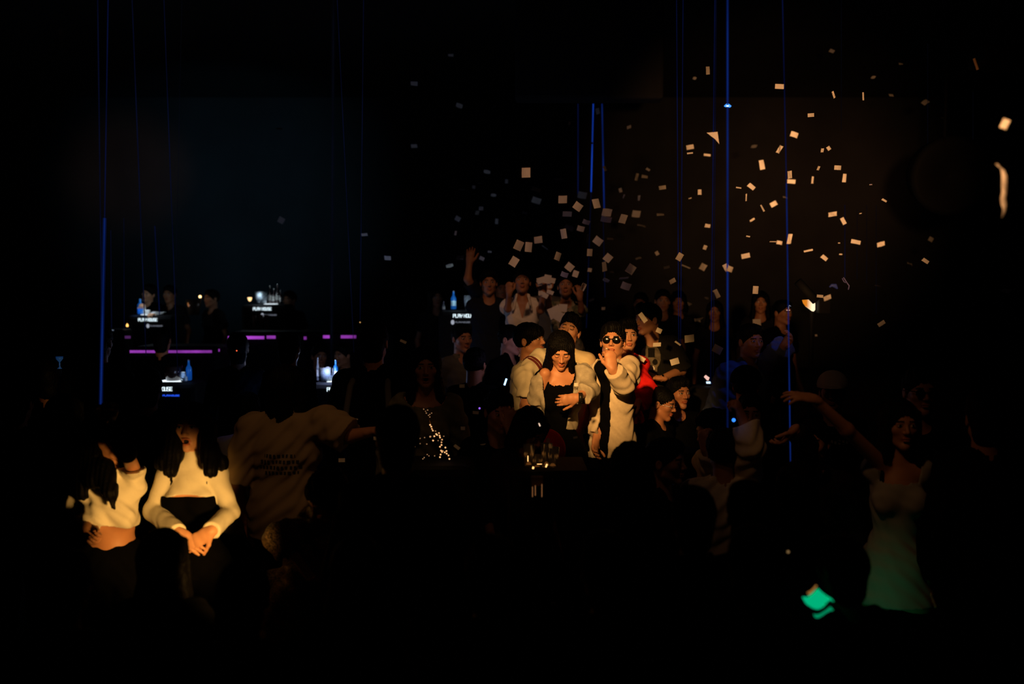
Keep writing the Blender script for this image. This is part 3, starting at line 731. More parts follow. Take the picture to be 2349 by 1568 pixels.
dj = person('person leaning over the lettered table in white cuffs, mouth open', 341, 652, 13.2, G_back, yaw=-14, roll=22, pitch=10, lod='mid', hair='quiff', mouth='open', sk='l',
  arm={-1: dict(h=(326, 704, -.35), curl=.9), 1: dict(h=(352, 722, -.45), curl=.4)}, tops=[T_(blk, sl=(1.1, 1.1), hem=-.1)])
for q in (-1, 1):
    Sh, El, Tt, _ = dj.arms[q]; blob('white_cuff', [cone(El + (Tt - El) * (.2 if q > 0 else .75), Tt - (Tt - El) * .05, .052 if q > 0 else .042, .046, .02)], .012, CL('white_cuff', (.7, .7, .72)), dj.root)
# ---------------------------------------------------------------- silhouettes on the dance floor
B = 180
dark = [
 ('person in pale shirt, only a blue-lit sliver showing beside the olive tee', 566, 902, 6.1, B, 'short', CL('pale_shirt', (.55, .55, .6)), True, None, {}),
 ('person seen from behind, black outline in front of the upper magenta strip end', 372, 752, 9.95, B, 'short', blk, True, None, {}),
 ('person outlined by the gap of the long magenta strip, back turned', 545, 766, 8.3, B + 15, 'short', dk, True, None, {}),
 ('person outlined between two magenta strip pieces, head bowed', 664, 764, 8.0, B - 10, 'short', dk, True, None, {}),
 ('person with two pale backpack straps, back turned beside the single lit letter', 859, 741, 6.3, B - 8, 'short', blk, True, None, {}),
 ('person with back turned behind the two thick blue beams', 226, 742, 6.6, B, 'short', blk, True, None, {}),
 ('person whose dark head hides the start of the lower lettered sign', 339, 846, 6.3, B + 10, 'short', blk, True, None, {}),
 ('person in black far off near the small blue goblet', 110, 830, 6.6, 200, 'short', blk, True, None, {}),
 ('person in black beside the side wall, back turned', 40, 880, 5.8, B, 'short', blk, True, None, {}),
 ('person with dark hair standing behind the crop-top woman', 150, 905, 5.6, B - 20, 'long', blk, False, None, {}),
 ('person whose huge round head blocks the table of painted sparkle', 913, 935, 3.9, B, 'short', blk, True, None, {}),
 ('person seated low in front of the woman in the shrug', 374, 1214, 3.8, B, 'long', blk, False, .46, {}),
 ('person with big round hair in front of the sunglasses man', 1447, 1016, 4.3, B, 'bob', blk, False, None, {}),
 ('person with heavy-jawed dim profile gazing sideways past the round hair', 1528, 1008, 4.9, 60, 'short', dk, True, None, {}),
 ('person with glossy round head below the raised cream sleeve', 1720, 1108, 3.5, B, 'short', dk, True, None, {}),
 ('person with dim head just in front of the glossy round head', 1733, 1212, 2.9, B, 'short', grey, True, None, {}),
 ('person in dark top below the heavy-jawed profile', 1590, 1120, 3.6, B, 'short', blk, True, None, {}),
 ('person in black front row under the glasses on the table', 1390, 1225, 3.0, B + 8, 'short', blk, True, None, {}),
 ('person in black front row beneath the painted gold sparkle', 1130, 1235, 3.0, B - 10, 'short', blk, True, None, {}),
 ('person in the nearest row, face barely visible at the lower edge', 1000, 1405, 2.55, 10, 'short', blk, True, None, {}),
 ('person whose black head is beside the stooping sequin shirt', 820, 1230, 3.1, B, 'long', blk, False, None, {}),
 ('person in black nearest to the green glowing cup', 1930, 1235, 3.4, B + 20, 'short', blk, True, None, {}),
 ('person in black behind the green glowing cup', 1830, 1060, 4.2, B - 25, 'long', blk, False, None, {}),
 ('person in black bottom row below the seated head', 560, 1290, 3.0, B, 'short', blk, True, None, {}),
 ('person in black bottom row below the bare midriff', 150, 1270, 3.1, B, 'short', blk, True, None, {}),
 ('person with broad dark back beside the tall sunglasses wearer', 2260, 900, 4.6, B - 10, 'short', blk, True, None, {}),
 ('person in dark vest with one hand drooping over the crowd', 1868, 965, 5.2, -30, 'short', dk, True, None, {-1: dict(sh=(1850, 1075, 0), e=(1852, 1020, -.2), h=(1822, 985, -.25), d=(-.6, 0, -.7), n=(-.6, .3, .6), curl=.5)}),
]
for lb, x, y, D, yw, hr, m_, ml, st, ar in dark:
    q = person(lb, x, y, D, 0, yaw=yw, lod='mid' if D < 6 else 'lo', hair='mop' if hr == 'short' and abs(yw) > 100 else hr, sk='m', male=ml, seat=st, arm=ar, wid=1.15 if 'backpack' in lb else (.88 if 'bowed' in lb else 1.0), tops=[T_(m_, sl=(1.9, 1.9), hem=-.1)])
    if 'backpack' in lb:
        for sx in (-1, 1):
            pts = [q.S + q.r * sx * .10 - q.f * .12 - Vector((0, 0, .42)), q.S + q.r * sx * .14 - q.f * .15 - Vector((0, 0, .22)), q.S + q.r * sx * .12 - q.f * .11 - Vector((0, 0, .04)), q.S + q.r * sx * .10 + Vector((0, 0, .06)), q.S + q.r * sx * .12 + q.f * .12 - Vector((0, 0, .06))]
            mb = MB(); mb.tube(pts, .02, 8); mb.build('backpack_strap', grey, q.root, smooth=True)
# ---------------------------------------------------------------- individual people in the dark
p3 = person('person with long hair, back turned, in olive tee with small lettering, one arm stretched out', 655, 838, 5.6, 0, yaw=168, male=True, lod='hi', hair='long', sk='d', wid=1.12,
  arm={-1: dict(sh=(742, 968, -.05), e=(800, 1000, -.1), h=(850, 990, -.15), d=(1, 0, .25), curl=.4)}, tops=[T_(olive, name='olive_tee', sl=(.98, .98), hem=-.10, loose=.030, arm_loose=.022, wr=.006)])
def back_words(u, v):
    for row in (.7, .2, -.3, -.75):
        if abs(v - row) < .13: return math.sin(u * 37 + row * 20) > -.35 and abs(u) < .5 + .45 * abs(math.sin(row * 5))
    return False
print_patch(p3, back_words, mat('dark_print', (.03, .028, .02), .8), 'back_lettering', -.03, -.05, .26, .13, front=-1)
p4 = person('person stooping in gold sequin shirt, dark hair over the cheek', 752, 1080, 4.45, 0, yaw=-20, hy=-48, pitch=34, male=False, lod='hi', hair='bob', sk='m', s=.92, lean=(-.25, .05), fringe=-.02,
  arm={-1: dict(e=(645, 1232, .0), h=(692, 1296, -.05), curl=.5), 1: dict(h=(790, 1330, .15))}, tops=[T_(sequin, name='sequin_shirt', sl=(1.5, 1.5), hem=-.1, loose=.024, arm_loose=.02, wr=.007)])
p6 = person('person with long hair and lace-collared dull blouse singing behind the painted gold sparkle', 976, 796, 5.9, 0, yaw=4, hy=6, male=False, lod='mid', hair='long', mouth='open', sk='d', tops=[T_(dgreen, name='blouse', sl=(1.4, 1.4), hem=-.1, neck='boat', arm_loose=.02, wr=.006)])
p18 = person('person with spectacles propping head on one hand beside the table of painted sparkle', 1145, 896, 5.6, 0, yaw=8, hy=18, pitch=8, lod='mid', hair='short', sk='d', arm={1: dict(e=(1182, 1030, -.15), h=(1172, 985, -.2), d=(0, 0, 1), n=(0, 1, 0), curl=.7)}, tops=[T_(blk, sl=(.8, .8))])
p18b = person('person with gold earring bending over the glasses on the near table', 1216, 938, 5.3, 0, yaw=30, hy=40, pitch=34, male=False, lod='mid', hair='bob', sk='d', tops=[T_(dk, sl=(1.2, 1.2))], s=.92)
p21 = person('person in profile wiping nose with hand in cream sleeve', 1636, 940, 5.6, 0, yaw=-60, hy=-68, pitch=16, lod='mid', hair='short', sk='m', s=.92,
  arm={-1: dict(e=(1640, 1080, -.2), h=(1618, 1030, -.25), d=(-.2, 0, 1), n=(.8, .5, 0), curl=.9), 1: dict(h=(1640, 1150, .1))}, tops=[T_(cream, name='cream_shirt', sl=(1.8, 1.8))])
p22 = person('person from behind in cream shirt raising one arm with a tiny blue light', 1660, 985, 5.0, 0, yaw=172, lod='hi', hair='bowl', sk='d',
  arm={-1: dict(sh=(1712, 1085, 0), e=(1722, 1020, -.1), h=(1704, 962, -.05), d=(-.35, 0, .9), n=(-.8, .5, 0), curl=.9)}, tops=[T_(cream, name='cream_shirt', sl=(1.8, 1.82), hem=-.1, loose=.024, arm_loose=.014, wr=.007)])
p23 = person('person with dim forehead peeking past the raised cream sleeve', 1722, 905, 6.0, 0, yaw=-12, lod='mid', hair='short', sk='d', tops=[T_(blk, sl=(.8, .8))], s=.95)
p24 = person('person in black cap with small badge facing away', 1713, 845, 6.3, 0, yaw=150, lod='mid', hair='buzz', sk='d', tops=[T_(blk, sl=(.8, .8))], s=.98); cap(p24, blk)
o = blob('cap_badge', [ell((.02, -.112, .075), (.012, .004, .010), .002)], .003, mat('badge', (.4, .38, .3), .4), [c_ for c_ in p24.root.children if c_.name.startswith('cap')][0], M=(p24.Rm * p24.hs, A(p24.Hc)))
p24b = person('person in loose denim jacket lit deep blue behind the strong beam', 1722, 745, 7.4, 0, yaw=20, lod='mid', hair='short', sk='d', s=1.08, arm={1: dict(e=(1770, 830, -.1), h=(1800, 790, -.3))}, tops=[T_(denim, name='denim_jacket', sl=(1.9, 1.9), hem=-.25, loose=.03, arm_loose=.02, wr=.006)])
p25 = person('person in white flared mini dress flinging one bare arm far out', 2066, 918, 4.7, 0, yaw=-8, hy=-2, male=False, lod='hi', hair='long', sk='m', s=1.0, wid=.86,
  arm={-1: dict(sh=(2020, 1062, 0), e=(1942, 985, -.1), h=(1868, 915, -.15), d=(-.85, 0, .15), n=(.1, .4, -.9), curl=.25, spread=1.3), 1: dict(h=(2140, 1270, 0))},
  tops=[T_(white_d, name='mini_dress', sl=(0, 0), neck='strap', hem=-.16, loose=.011, flare=.05, wr=.004)], waist=-.19)
p26 = person('person towering in dark sunglasses and black suit behind the dress wearer', 2112, 846, 5.3, 0, yaw=-4, lod='mid', hair='short', sk='d', tops=[T_(blk, sl=(1.9, 1.9))]); sunglasses(p26)
p27 = person('person in pale cap and black tee with grey lettering across the chest', 1910, 858, 6.4, 0, yaw=-20, lod='mid', hair='buzz', sk='d', tops=[T_(blk, name='black_tee', sl=(.8, .8))]); cap(p27, CL('pale_cap', (.5, .45, .38)))
print_patch(p27, lambda u, v: (math.sin(u * 30) > -.3 and math.sin(v * 4 + u * 9) > -.4) and abs(v) < .8, mat('grey_print', (.3, .28, .25), .8), 'chest_lettering', 0, .03, .22, .035)
# ---------------------------------------------------------------- lettering
GL = {'P': [(0, 0, 0, 2), (0, 2, 1, 2), (1, 2, 1, 1), (1, 1, 0, 1)], 'L': [(0, 2, 0, 0), (0, 0, 1, 0)], 'A': [(0, 0, 0, 2), (0, 2, 1, 2), (1, 2, 1, 0), (0, 1, 1, 1)],
      'Y': [(0, 2, 0, 1), (0, 1, 1, 1), (1, 2, 1, 1), (.5, 1, .5, 0)], 'H': [(0, 0, 0, 2), (1, 0, 1, 2), (0, 1, 1, 1)], 'O': [(0, 0, 0, 2), (0, 2, 1, 2), (1, 2, 1, 0), (1, 0, 0, 0)],
      'U': [(0, 2, 0, 0), (0, 0, 1, 0), (1, 0, 1, 2)], 'S': [(1, 2, 0, 2), (0, 2, 0, 1), (0, 1, 1, 1), (1, 1, 1, 0), (1, 0, 0, 0)], 'E': [(1, 2, 0, 2), (0, 2, 0, 0), (0, 1, .9, 1), (0, 0, 1, 0)],
      'R': [(0, 0, 0, 2), (0, 2, 1, 2), (1, 2, 1, 1), (1, 1, 0, 1), (.4, 1, 1, 0)], 'F': [(0, 0, 0, 2), (0, 2, 1, 2), (0, 1, .8, 1)]}
def word(txt, org, width, height, t, m, parent, name='lettering', ux=Vector((1, 0, 0)), uz=Vector((0, 0, 1)), th=.006):
    n = sum(1.35 if c != ' ' else .7 for c in txt) - .35; cw = width / n; b = MB(); x = 0
    uy = ux.cross(uz)
    for c in txt:
        if c == ' ': x += .7 * cw; continue
        for (x0, y0, x1, y1) in GL[c]:
            a = Vector((x + x0 * cw, 0, y0 * height / 2)); e = Vector((x + x1 * cw, 0, y1 * height / 2)); mid = (a + e) / 2
            d = (abs(e.x - a.x) + t, th, abs(e.z - a.z) + t)
            R = Matrix((ux, -uy, uz)).transposed()
            if abs(e.x - a.x) > .001 and abs(e.z - a.z) > .001:
                L = (e - a).length; an = math.atan2(e.z - a.z, e.x - a.x); R2 = R @ Matrix.Rotation(-an, 3, 'Y'); b.box(org + R @ mid, (L, th, t), M=R2)
            else: b.box(org + R @ mid, d, M=R)
        x += 1.35 * cw
    return b.build(name, m, parent)
plastic = mat('black_plastic', (.008, .008, .009), .75, spec=.15)
led_w = glow('led_white', (.75, .92, 1.0), 1.25); led_w2 = glow('led_dim', (.55, .6, .75), .22); led_b = glow('led_blue', (.02, .10, 1.0), .9); led_top = glow('led_panel', (.8, .92, 1.0), 1.3)
ice = mat('ice', (.75, .85, .95), .25, bump=.6, bscale=40, trans=.35, ior=1.3); acr = mat('acrylic', (.8, .88, .95), .1, trans=.85, ior=1.2, spec=.8)
bgl = mat('blue_bottle_glass', (.04, .30, .80), .1, trans=.55, spec=.8, emit=(.02, .25, .9), estr=.10); dgl = mat('dark_bottle_glass', (.05, .03, .03), .08, spec=.9, trans=.3)
def table(x, y, D, ground, label, second=led_w2, blue_word=False, logo=True, wid=.62, lx=0, pan=(.01, .55)):
    """pedestal with glowing lettered front; x, y = middle of the big word"""
    c = at(x, y, D); root = empty('drinks_table', (c.x, c.y + .2, ground), label, 'table', 'lettered drinks tables')
    topz = c.z + .055
    b = MB(); b.box((c.x + .03, c.y + .22, (topz + ground) / 2), (wid, .40, topz - ground)); b.build('pedestal', plastic, root)
    ped = [k for k in root.children][0]
    word('PLAY HOUSE', Vector((c.x - .118, c.y + .012, c.z - .017)), .236, .033, .006, led_w, ped)
    x0 = c.x + lx; z0 = c.z - .018 - 11 * D / 2284
    word('PLAYHOUSE', Vector((x0 + .03, c.y + .012, z0 - .006)), .155, .013, .0035, second, ped, name='small_lettering')
    if logo: blob('mask_logo', [ell((x0, c.y + .014, z0), (.019, .008, .026)), ell((x0 - .007, c.y + .004, z0 + .004), (.005, .01, .006), .001, sub=True), ell((x0 + .007, c.y + .004, z0 + .004), (.005, .01, .006), .001, sub=True)], .003, glow('logo_white', (.7, .75, .9), .45), ped)
    b = MB(); b.box((c.x + pan[0], c.y + .20, topz + .004), (wid * pan[1], .16, .006)); b.build('light_panel', led_top, root)
    return c, topz + .010, root
def bottle(c, h, m, label, capm=None, liq=None, r=.037, group=None):
    root = empty('bottle', c, label, 'bottle', group)
    b = MB(); b.lathe(c, [(r * .8, 0), (r, .01), (r, h * .55), (r * .9, h * .62), (r * .38, h * .74), (r * .34, h * .93), (r * .4, h * .94), (r * .4, h * .96)], 18); b.build('glass', m, root, smooth=True)
    b = MB(); b.lathe(c + Vector((0, 0, h * .955)), [(r * .42, 0), (r * .42, h * .05), (.0001, h * .05)], 12); b.build('bottle_cap', capm or silver, root, smooth=True)
    b = MB(); b.lathe(c, [(r * 1.015, h * .18), (r * 1.02, h * .19), (r * 1.02, h * .45), (r * 1.015, h * .46)], 18); b.build('paper_label', liq or mat('bottle_label', (.5, .5, .48), .6), root, smooth=True)
    return root
def bucket(c, r, h, label, n=14, dome=True, m=None):
    root = empty('ice_bucket', c, label, 'bucket', 'ice buckets on the lettered tables')
    b = MB(); b.lathe(c, [(r * .78, 0), (r * .98, h * .5), (r, h), (r * .95, h), (r * .92, h * .5), (r * .72, .01), (.0001, .01)], 24); b.build('bowl', m or acr, root, smooth=True)
    rnd = random.Random(int(c.x * 1000)); P = []
    for i in range(n):
        a = rnd.random() * 6.28; q = rnd.random() ** .5 * r * .62; z = h * (.12 + .85 * rnd.random()) * (1.15 - q / r * .5)
        P.append(ell(c + Vector((q * math.cos(a), q * math.sin(a), z)), (.024, .022, .020), .004))
    blob('ice_cubes', P, .006, ice, root)
    return root
def light_in(c, pw, col=(.7, .88, 1)): point('table_glow', c, pw, col, .04)
c1, z1, t1 = table(338, 733, 12.6, G_back, 'black drinks table with glowing lettering, leaned over by the white-cuffed host', pan=(-.09, .12))
bottle(Vector((c1.x - .16, c1.y + .2, z1)), .20, bgl, 'short blue bottle on the host table end', liq=bgl); 
b = MB(); b.box((c1.x - .055, c1.y + .14, z1 + .03), (.075, .06, .055)); b.build('menu_card', mat('card_white', (.85, .83, .8), .6), None, label='small upright white card on the host table', cat='card')
b = MB(); b.box((c1.x + .13, c1.y + .13, z1 + .014), (.10, .07, .012), M=Matrix.Rotation(-.25, 3, 'Y')); b.build('napkin', mat('card_white', (.85, .83, .8)), None, label='tilted white napkin on the host table', cat='napkin')
light_in((c1.x + .0, c1.y + .0, z1 + .16), 1.2); light_in((c1.x - .19, c1.y + .1, z1 + .05), .15, (.1, .3, 1))
c2, z2, t2 = table(601, 708, 13.0, G_back, 'black lettered drinks table with glowing bucket beside the orange lamp', pan=(.07, .24))
bucket(Vector((c2.x - .06, c2.y + .2, z2)), .085, .16, 'domed ice bucket glowing white beside the orange lamp')
for i, (dx, hh) in enumerate(((.05, .24), (.10, .20), (.15, .26), (.19, .18))):
    bottle(Vector((c2.x + dx, c2.y + .24, z2)), hh, dgl, ['tall dark bottle next to the domed bucket', 'dark bottle second from the domed bucket', 'tallest dark bottle on the orange-lamp table', 'shortest dark bottle at the far end of that table'][i], group='dark bottles by the domed bucket', r=.022)
light_in((c2.x - .06, c2.y + .08, z2 + .12), 1.1)
c3, z3, t3 = table(1065, 724, 10.6, G_back, 'black lettered drinks table partly hidden by the navy tee wearer', lx=-.125, pan=(.08, .2))
bottle(Vector((c3.x - .125, c3.y + .2, z3)), .20, bgl, 'bright blue bottle on the table partly hidden by the navy tee', liq=mat('lit_label', (.5, .8, .95), .4), r=.030)
bucket(Vector((c3.x + .06, c3.y + .2, z3)), .075, .15, 'ice bucket sparkling next to the bright blue bottle')
bottle(Vector((c3.x - .235, c3.y + .22, z3 - .02)), .10, acr, 'tiny clear flask at the table corner by the blue bottle', r=.018)
light_in((c3.x - .1, c3.y + .06, z3 + .1), .35)
c4, z4, t4 = table(365, 892, 9.4, 0, 'black drinks table with only the last letters showing, second line lit blue', second=led_b, logo=False, pan=(.06, .35))
bucket(Vector((c4.x + .07, c4.y + .2, z4)), .085, .14, 'dim bell-shaped ice bucket on the table with blue second line', n=3, m=dgl)
bottle(Vector((c4.x + .22, c4.y + .2, z4)), .20, bgl, 'tall blue bottle rising behind the blue-lettered table', liq=bgl, r=.028)
bucket(Vector((c4.x + .205, c4.y + .08, z4 - .0)), .030, .09, 'narrow glowing glass of ice beside the tall blue bottle', n=7)
light_in((c4.x + .22, c4.y + .02, z4 + .08), .2, (.4, .6, 1))
c5, z5, t5 = table(779, 893, 9.2, 0, 'black drinks table showing only its first letter under the brightest ice', pan=(-.11, .10))
bucket(Vector((c5.x - .15, c5.y + .2, z5)), .075, .12, 'brightest white ice bucket above the single lit letter', n=22)
bottle(Vector((c5.x - .07, c5.y + .2, z5)), .20, bgl, 'blue bottle leaning against the brightest ice bucket', r=.024)
bottle(Vector((c5.x - .24, c5.y + .2, z5)), .22, acr, 'slim clear bottle at the edge of the brightest ice', r=.014)
light_in((c5.x - .12, c5.y + .06, z5 + .10), 3.0, (.35, .5, 1)); light_in((c5.x - .11, c5.y + .04, z5 + .16), 1.8, (.8, .8, 1))
# small side table with a bright edge near the thick beams
c = at(266, 754, 11.6); r_ = empty('side_table', (c.x, c.y, G_back), 'low side table with thin pale lit edge behind the thick blue beams', 'table')
b = MB(); b.box((c.x, c.y, (c.z + G_back) / 2), (.30, .3, c.z - G_back)); b.build('pedestal', plastic, r_)
b = MB(); b.box((c.x - .03, c.y - .155, c.z - .008), (.13, .008, .010)); b.build('lit_edge', glow('edge_white', (.4, .5, .7), .3), r_)
q = at(292, 749, 11.6); b = MB(); b.lathe(q - Vector((0, 0, .0)), [(.012, 0), (.014, .02), (.004, .035), (.0001, .04)], 12); b.build('tea_light', glow('amber_glow', (1, .5, .12), 2.2), None, smooth=True, label='tiny amber candle on the low side table end', cat='candle')
# ---------------------------------------------------------------- counters with magenta light strips
mag = glow('magenta_led', (.50, .07, .72), .62, 2.5)
def counter(x0, x1, y, D, ground, label, segs, h=6):
    a, e = at(x0, y, D), at(x1, y, D); root = empty('bar_counter', ((a.x + e.x) / 2, a.y + .3, ground), label, 'counter', 'bar counters with magenta strips')
    b = MB(); b.box(((a.x + e.x) / 2, a.y + .31, (a.z + .05 + ground) / 2), (e.x - a.x, .6, a.z + .05 - ground)); b.build('counter_body', plastic, root)
    for s0, s1, yy in segs:
        p0, p1 = at(s0, yy, D - .015), at(s1, yy, D - .015); zz = h * D / 2284
        b = MB(); b.box(((p0.x + p1.x) / 2, p0.y, (p0.z + p1.z) / 2), (p1.x - p0.x, .012, zz)); b.build('light_strip', mag, root)
    return root
counter(292, 506, 806, 10.4, 0, 'bar counter with lower magenta strip ending near the far flame', [(298, 486, 806), (515 - 14, 504, 803)])
counter(514, 905, 772, 11.2, G_back, 'long bar counter with upper magenta strip behind the outlined heads', [(523, 606, 774), (612, 632, 773), (697, 703, 775), (741, 756, 772), (782, 817, 772), (864, 884, 770)], 7)
b = MB(); c = at(872, 794, 10.9); b.box(c, (.045, .02, .022)); b.build('magenta_marker_light', mag, None, label='single short magenta lamp under the long upper strip end', cat='lamp')
b = MB(); c = at(293, 773, 11.2); b.box(c, (.06, .02, .03)); b.build('dim_purple_lamp', glow('purple_dim', (.25, .06, .35), .25), None, label='dim purple corner lamp beneath the low side table', cat='lamp')
def bead(x, y, D, r, m, name, label, cat):
    b = MB(); b.lathe(at(x, y, D) - Vector((0, 0, r)), [(.0001, 0), (r * .7, r * .3), (r, r), (r * .7, r * 1.7), (.0001, r * 2)], 12); return b.build(name, m, None, smooth=True, label=label, cat=cat)
# ---------------------------------------------------------------- lamps
amb = glow('amber_bright', (1.0, .62, .25), 4.0)
bead(459, 680, 13.2, .018, amb, 'candle_flame_lamp', 'small white-hot flame above the gold rimmed pitcher', 'candle')
r_ = empty('pitcher', at(442, 722, 13.0), 'dark pitcher with gold rim under the small flame', 'pitcher')
b = MB(); b.lathe(at(444, 722, 13.0), [(.07, 0), (.085, .1), (.10, .2), (.096, .2), (.08, .1), (.0001, .02)], 20); b.build('jug', mat('dark_glossy', (.05, .03, .02), .12), r_, smooth=True)
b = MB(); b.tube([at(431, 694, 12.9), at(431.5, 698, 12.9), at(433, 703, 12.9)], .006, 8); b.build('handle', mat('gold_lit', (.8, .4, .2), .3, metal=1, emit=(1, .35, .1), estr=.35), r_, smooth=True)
b = MB(); c = at(573, 687, 12.8); b.lathe(c, [(.010, -.02), (.022, 0), (.028, .025), (.024, .03), (.0001, .03)], 16); b.build('oil_lamp', glow('lamp_cream', (1, .62, .28), 1.8), None, smooth=True, label='small cream-orange table lamp beside the domed bucket', cat='lamp')
for i, (x, y, w_, h_) in enumerate(((599, 735, 10, 34), (611, 736, 12, 36), (584, 735, 8, 30))):
    c = at(x, y + h_ / 2, 12.5); tumbler(c, w_ / 2 * 12.5 / 2284, h_ * 12.5 / 2284 * .9, mat('rose_glass', (.5, .25, .18), .25, trans=.4), 'tall_glass', ['tall rosy glass in the middle of three below the orange-lamp table', 'widest rosy glass below the orange-lamp table', 'faintest rosy glass below the orange-lamp table'][i], 'glass', 'rosy glasses below the orange-lamp table')
c = at(600, 753 + 8, 12.5); b = MB(); b.box((c.x, c.y, (c.z + G_back) / 2), (.5, .3, c.z - G_back)); b.build('low_shelf', plastic, None, label='low black shelf carrying the three rosy glasses', cat='shelf')
bead(826, 739, 10.0, .006, glow('tiny_orange', (1, .5, .15), .8), 'indicator_light', 'tiny orange dot at the foot of a thin slanted beam', 'light')
bead(543, 804, 7.9, .006, glow('tiny_red', (1, .12, .04), 1.2), 'indicator_light', 'tiny red dot on the outlined dancer between magenta strips', 'light')
bead(1100, 936, 5.5, .006, glow('tiny_violet', (.35, .12, 1), 1.0), 'indicator_light', 'tiny violet dot above the head propped on a hand', 'light')
bead(1364, 938, 6.6, .010, glow('tiny_violet2', (.45, .2, .95), .9), 'indicator_light', 'small violet light at the hem edge of the open beige shirt', 'light')
bead(1683, 963, 4.85, .010, glow('blue_dot', (.03, .22, 1), 1.6), 'indicator_light', 'round blue light held in the raised cream-sleeved hand', 'light')
bead(1808, 1265, 3.6, .006, glow('dim_amber', (.5, .3, .12), .35), 'indicator_light', 'dim amber dot at the lower end of the slanting blue beam', 'light')
# phone glare beside the violet-lit face
a = at(1157, 883, 7.3); b = MB(); b.tube([a, at(1162, 868, 7.3)], .007, 8); b.build('phone_edge_light', glow('phone_blue', (.35, .6, 1), 2.5), None, label='short blue-white glare stroke below the violet-lit man', cat='phone')
point('phone_light', at(1188, 812, 7.5), .6, (.62, .5, 1.0), .03)
# red-hooded figure at the near table
rp = person('person in red hood at the near table with head bent behind the glasses', 1256, 985, 5.7, 0, yaw=B, hy=B, lod='mid', hair=None, sk='d', seat=.46, tops=[T_(blk, sl=(1.9, 1.9))])
blob('hood', [ell(A(rp.Hc), (.105, .115, .125))], .008, red, rp.root)
# ---------------------------------------------------------------- near table with glasses
c = at(1242, 1072, 5.0); tz = c.z
r_ = empty('cocktail_table', (c.x, c.y + .1, 0), 'dark cocktail table with glinting glasses in the middle of the crowd', 'table')
b = MB(); b.box((c.x + .02, c.y + .12, tz - .02), (.42, .40, .04)); b.build('table_top', plastic, r_)
for q in ((-.16, -.04), (.18, -.04), (-.16, .28), (.18, .28)):
    b = MB(); b.tube([(c.x + q[0], c.y + q[1], 0), (c.x + q[0], c.y + q[1], tz - .04)], .012, 8); b.build('leg', plastic, r_)
amber_l = mat('amber_drink', (.9, .4, .1), .2, trans=.5, emit=(1, .42, .1), estr=.08)
tg = [(1213, 1068, .030, .11, 'thin tall glass with bright orange edge at the corner of the near table'), (1232, 1070, .034, .06, 'low tumbler next to the thin tall glass on the near table'), (1254, 1070, .030, .12, 'stemless glass with two glints in the middle of the near table'), (1268, 1070, .034, .10, 'ribbed glass with gold stripes at the end of the near table')]
for x, y, r0, h0, lb in tg: tumbler(at(x, y, 5.02), r0, h0, glass, 'drinking_glass', lb, 'glass', 'glasses on the near table', liquid=amber_l)
gl_a = glow('glint_amber', (1, .5, .16), 1.8)  # painted highlights of the glasses; the tea lights share it
for i, (x0, y0, x1, y1, r0, nm, lb) in enumerate(((1211, 1045, 1211, 1058, .0022, 'edge_highlight', 'painted orange highlight on the edge of the thin tall glass'), (1236, 970, 1239, 977, .003, 'hair_clip', None), (1221, 1072, 1225, 1073, .006, 'tea_light', 'low tea light burning at the near table edge'), (1252, 1071, 1255, 1064, .004, 'tea_light', 'tea light flickering beside the stemless glass'), (1232, 1064, 1243, 1064, .0018, 'glint', 'bright stirrer painted across the low tumbler'))):
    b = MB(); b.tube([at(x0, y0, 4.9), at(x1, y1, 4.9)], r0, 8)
    b.build(nm if lb else 'hair_clip', gl_a if lb else glow('clip_glint', (1, .7, .5), .9), None, label=lb or 'shiny slide in the hair above the near table', cat={'edge_highlight': 'highlight', 'glint': 'glint', 'tea_light': 'candle'}.get(nm, 'hair clip'))
dim_st = glow('dim_reflection', (1, .40, .14), .22)  # vertical reflection streaks painted as dim emission
for i, (x, y0, y1, lb) in enumerate(((1221.5, 1116, 1139, 'painted reflection nearest the aisle below the near table'), (1228, 1113, 1136, 'brightest painted reflection of three below the near table'), (1243, 1110, 1139, 'faint painted reflection apart from the other two below the near table'))):
    b = MB(); b.tube([at(x, y0, 4.4), at(x, y1, 4.4)], .0016, 8); b.build('reflection_streak', dim_st, None, label=lb, cat='reflection', group='painted reflections below the near table')
r2 = empty('bar_stool', (at(1232, 1100, 4.45).x, 4.45, 0), 'dull brown padded stool beside the three painted reflections', 'stool')
b = MB(); c = at(1232, 1102, 4.45); b.box(c, (.055, .05, .04)); b.build('cup_holder', mat('dull_brown', (.25, .13, .08), .7), r2); b = MB(); b.tube([(c.x, c.y + .02, 0), (c.x, c.y + .02, c.z)], .02, 10); b.build('stand', plastic, r2)
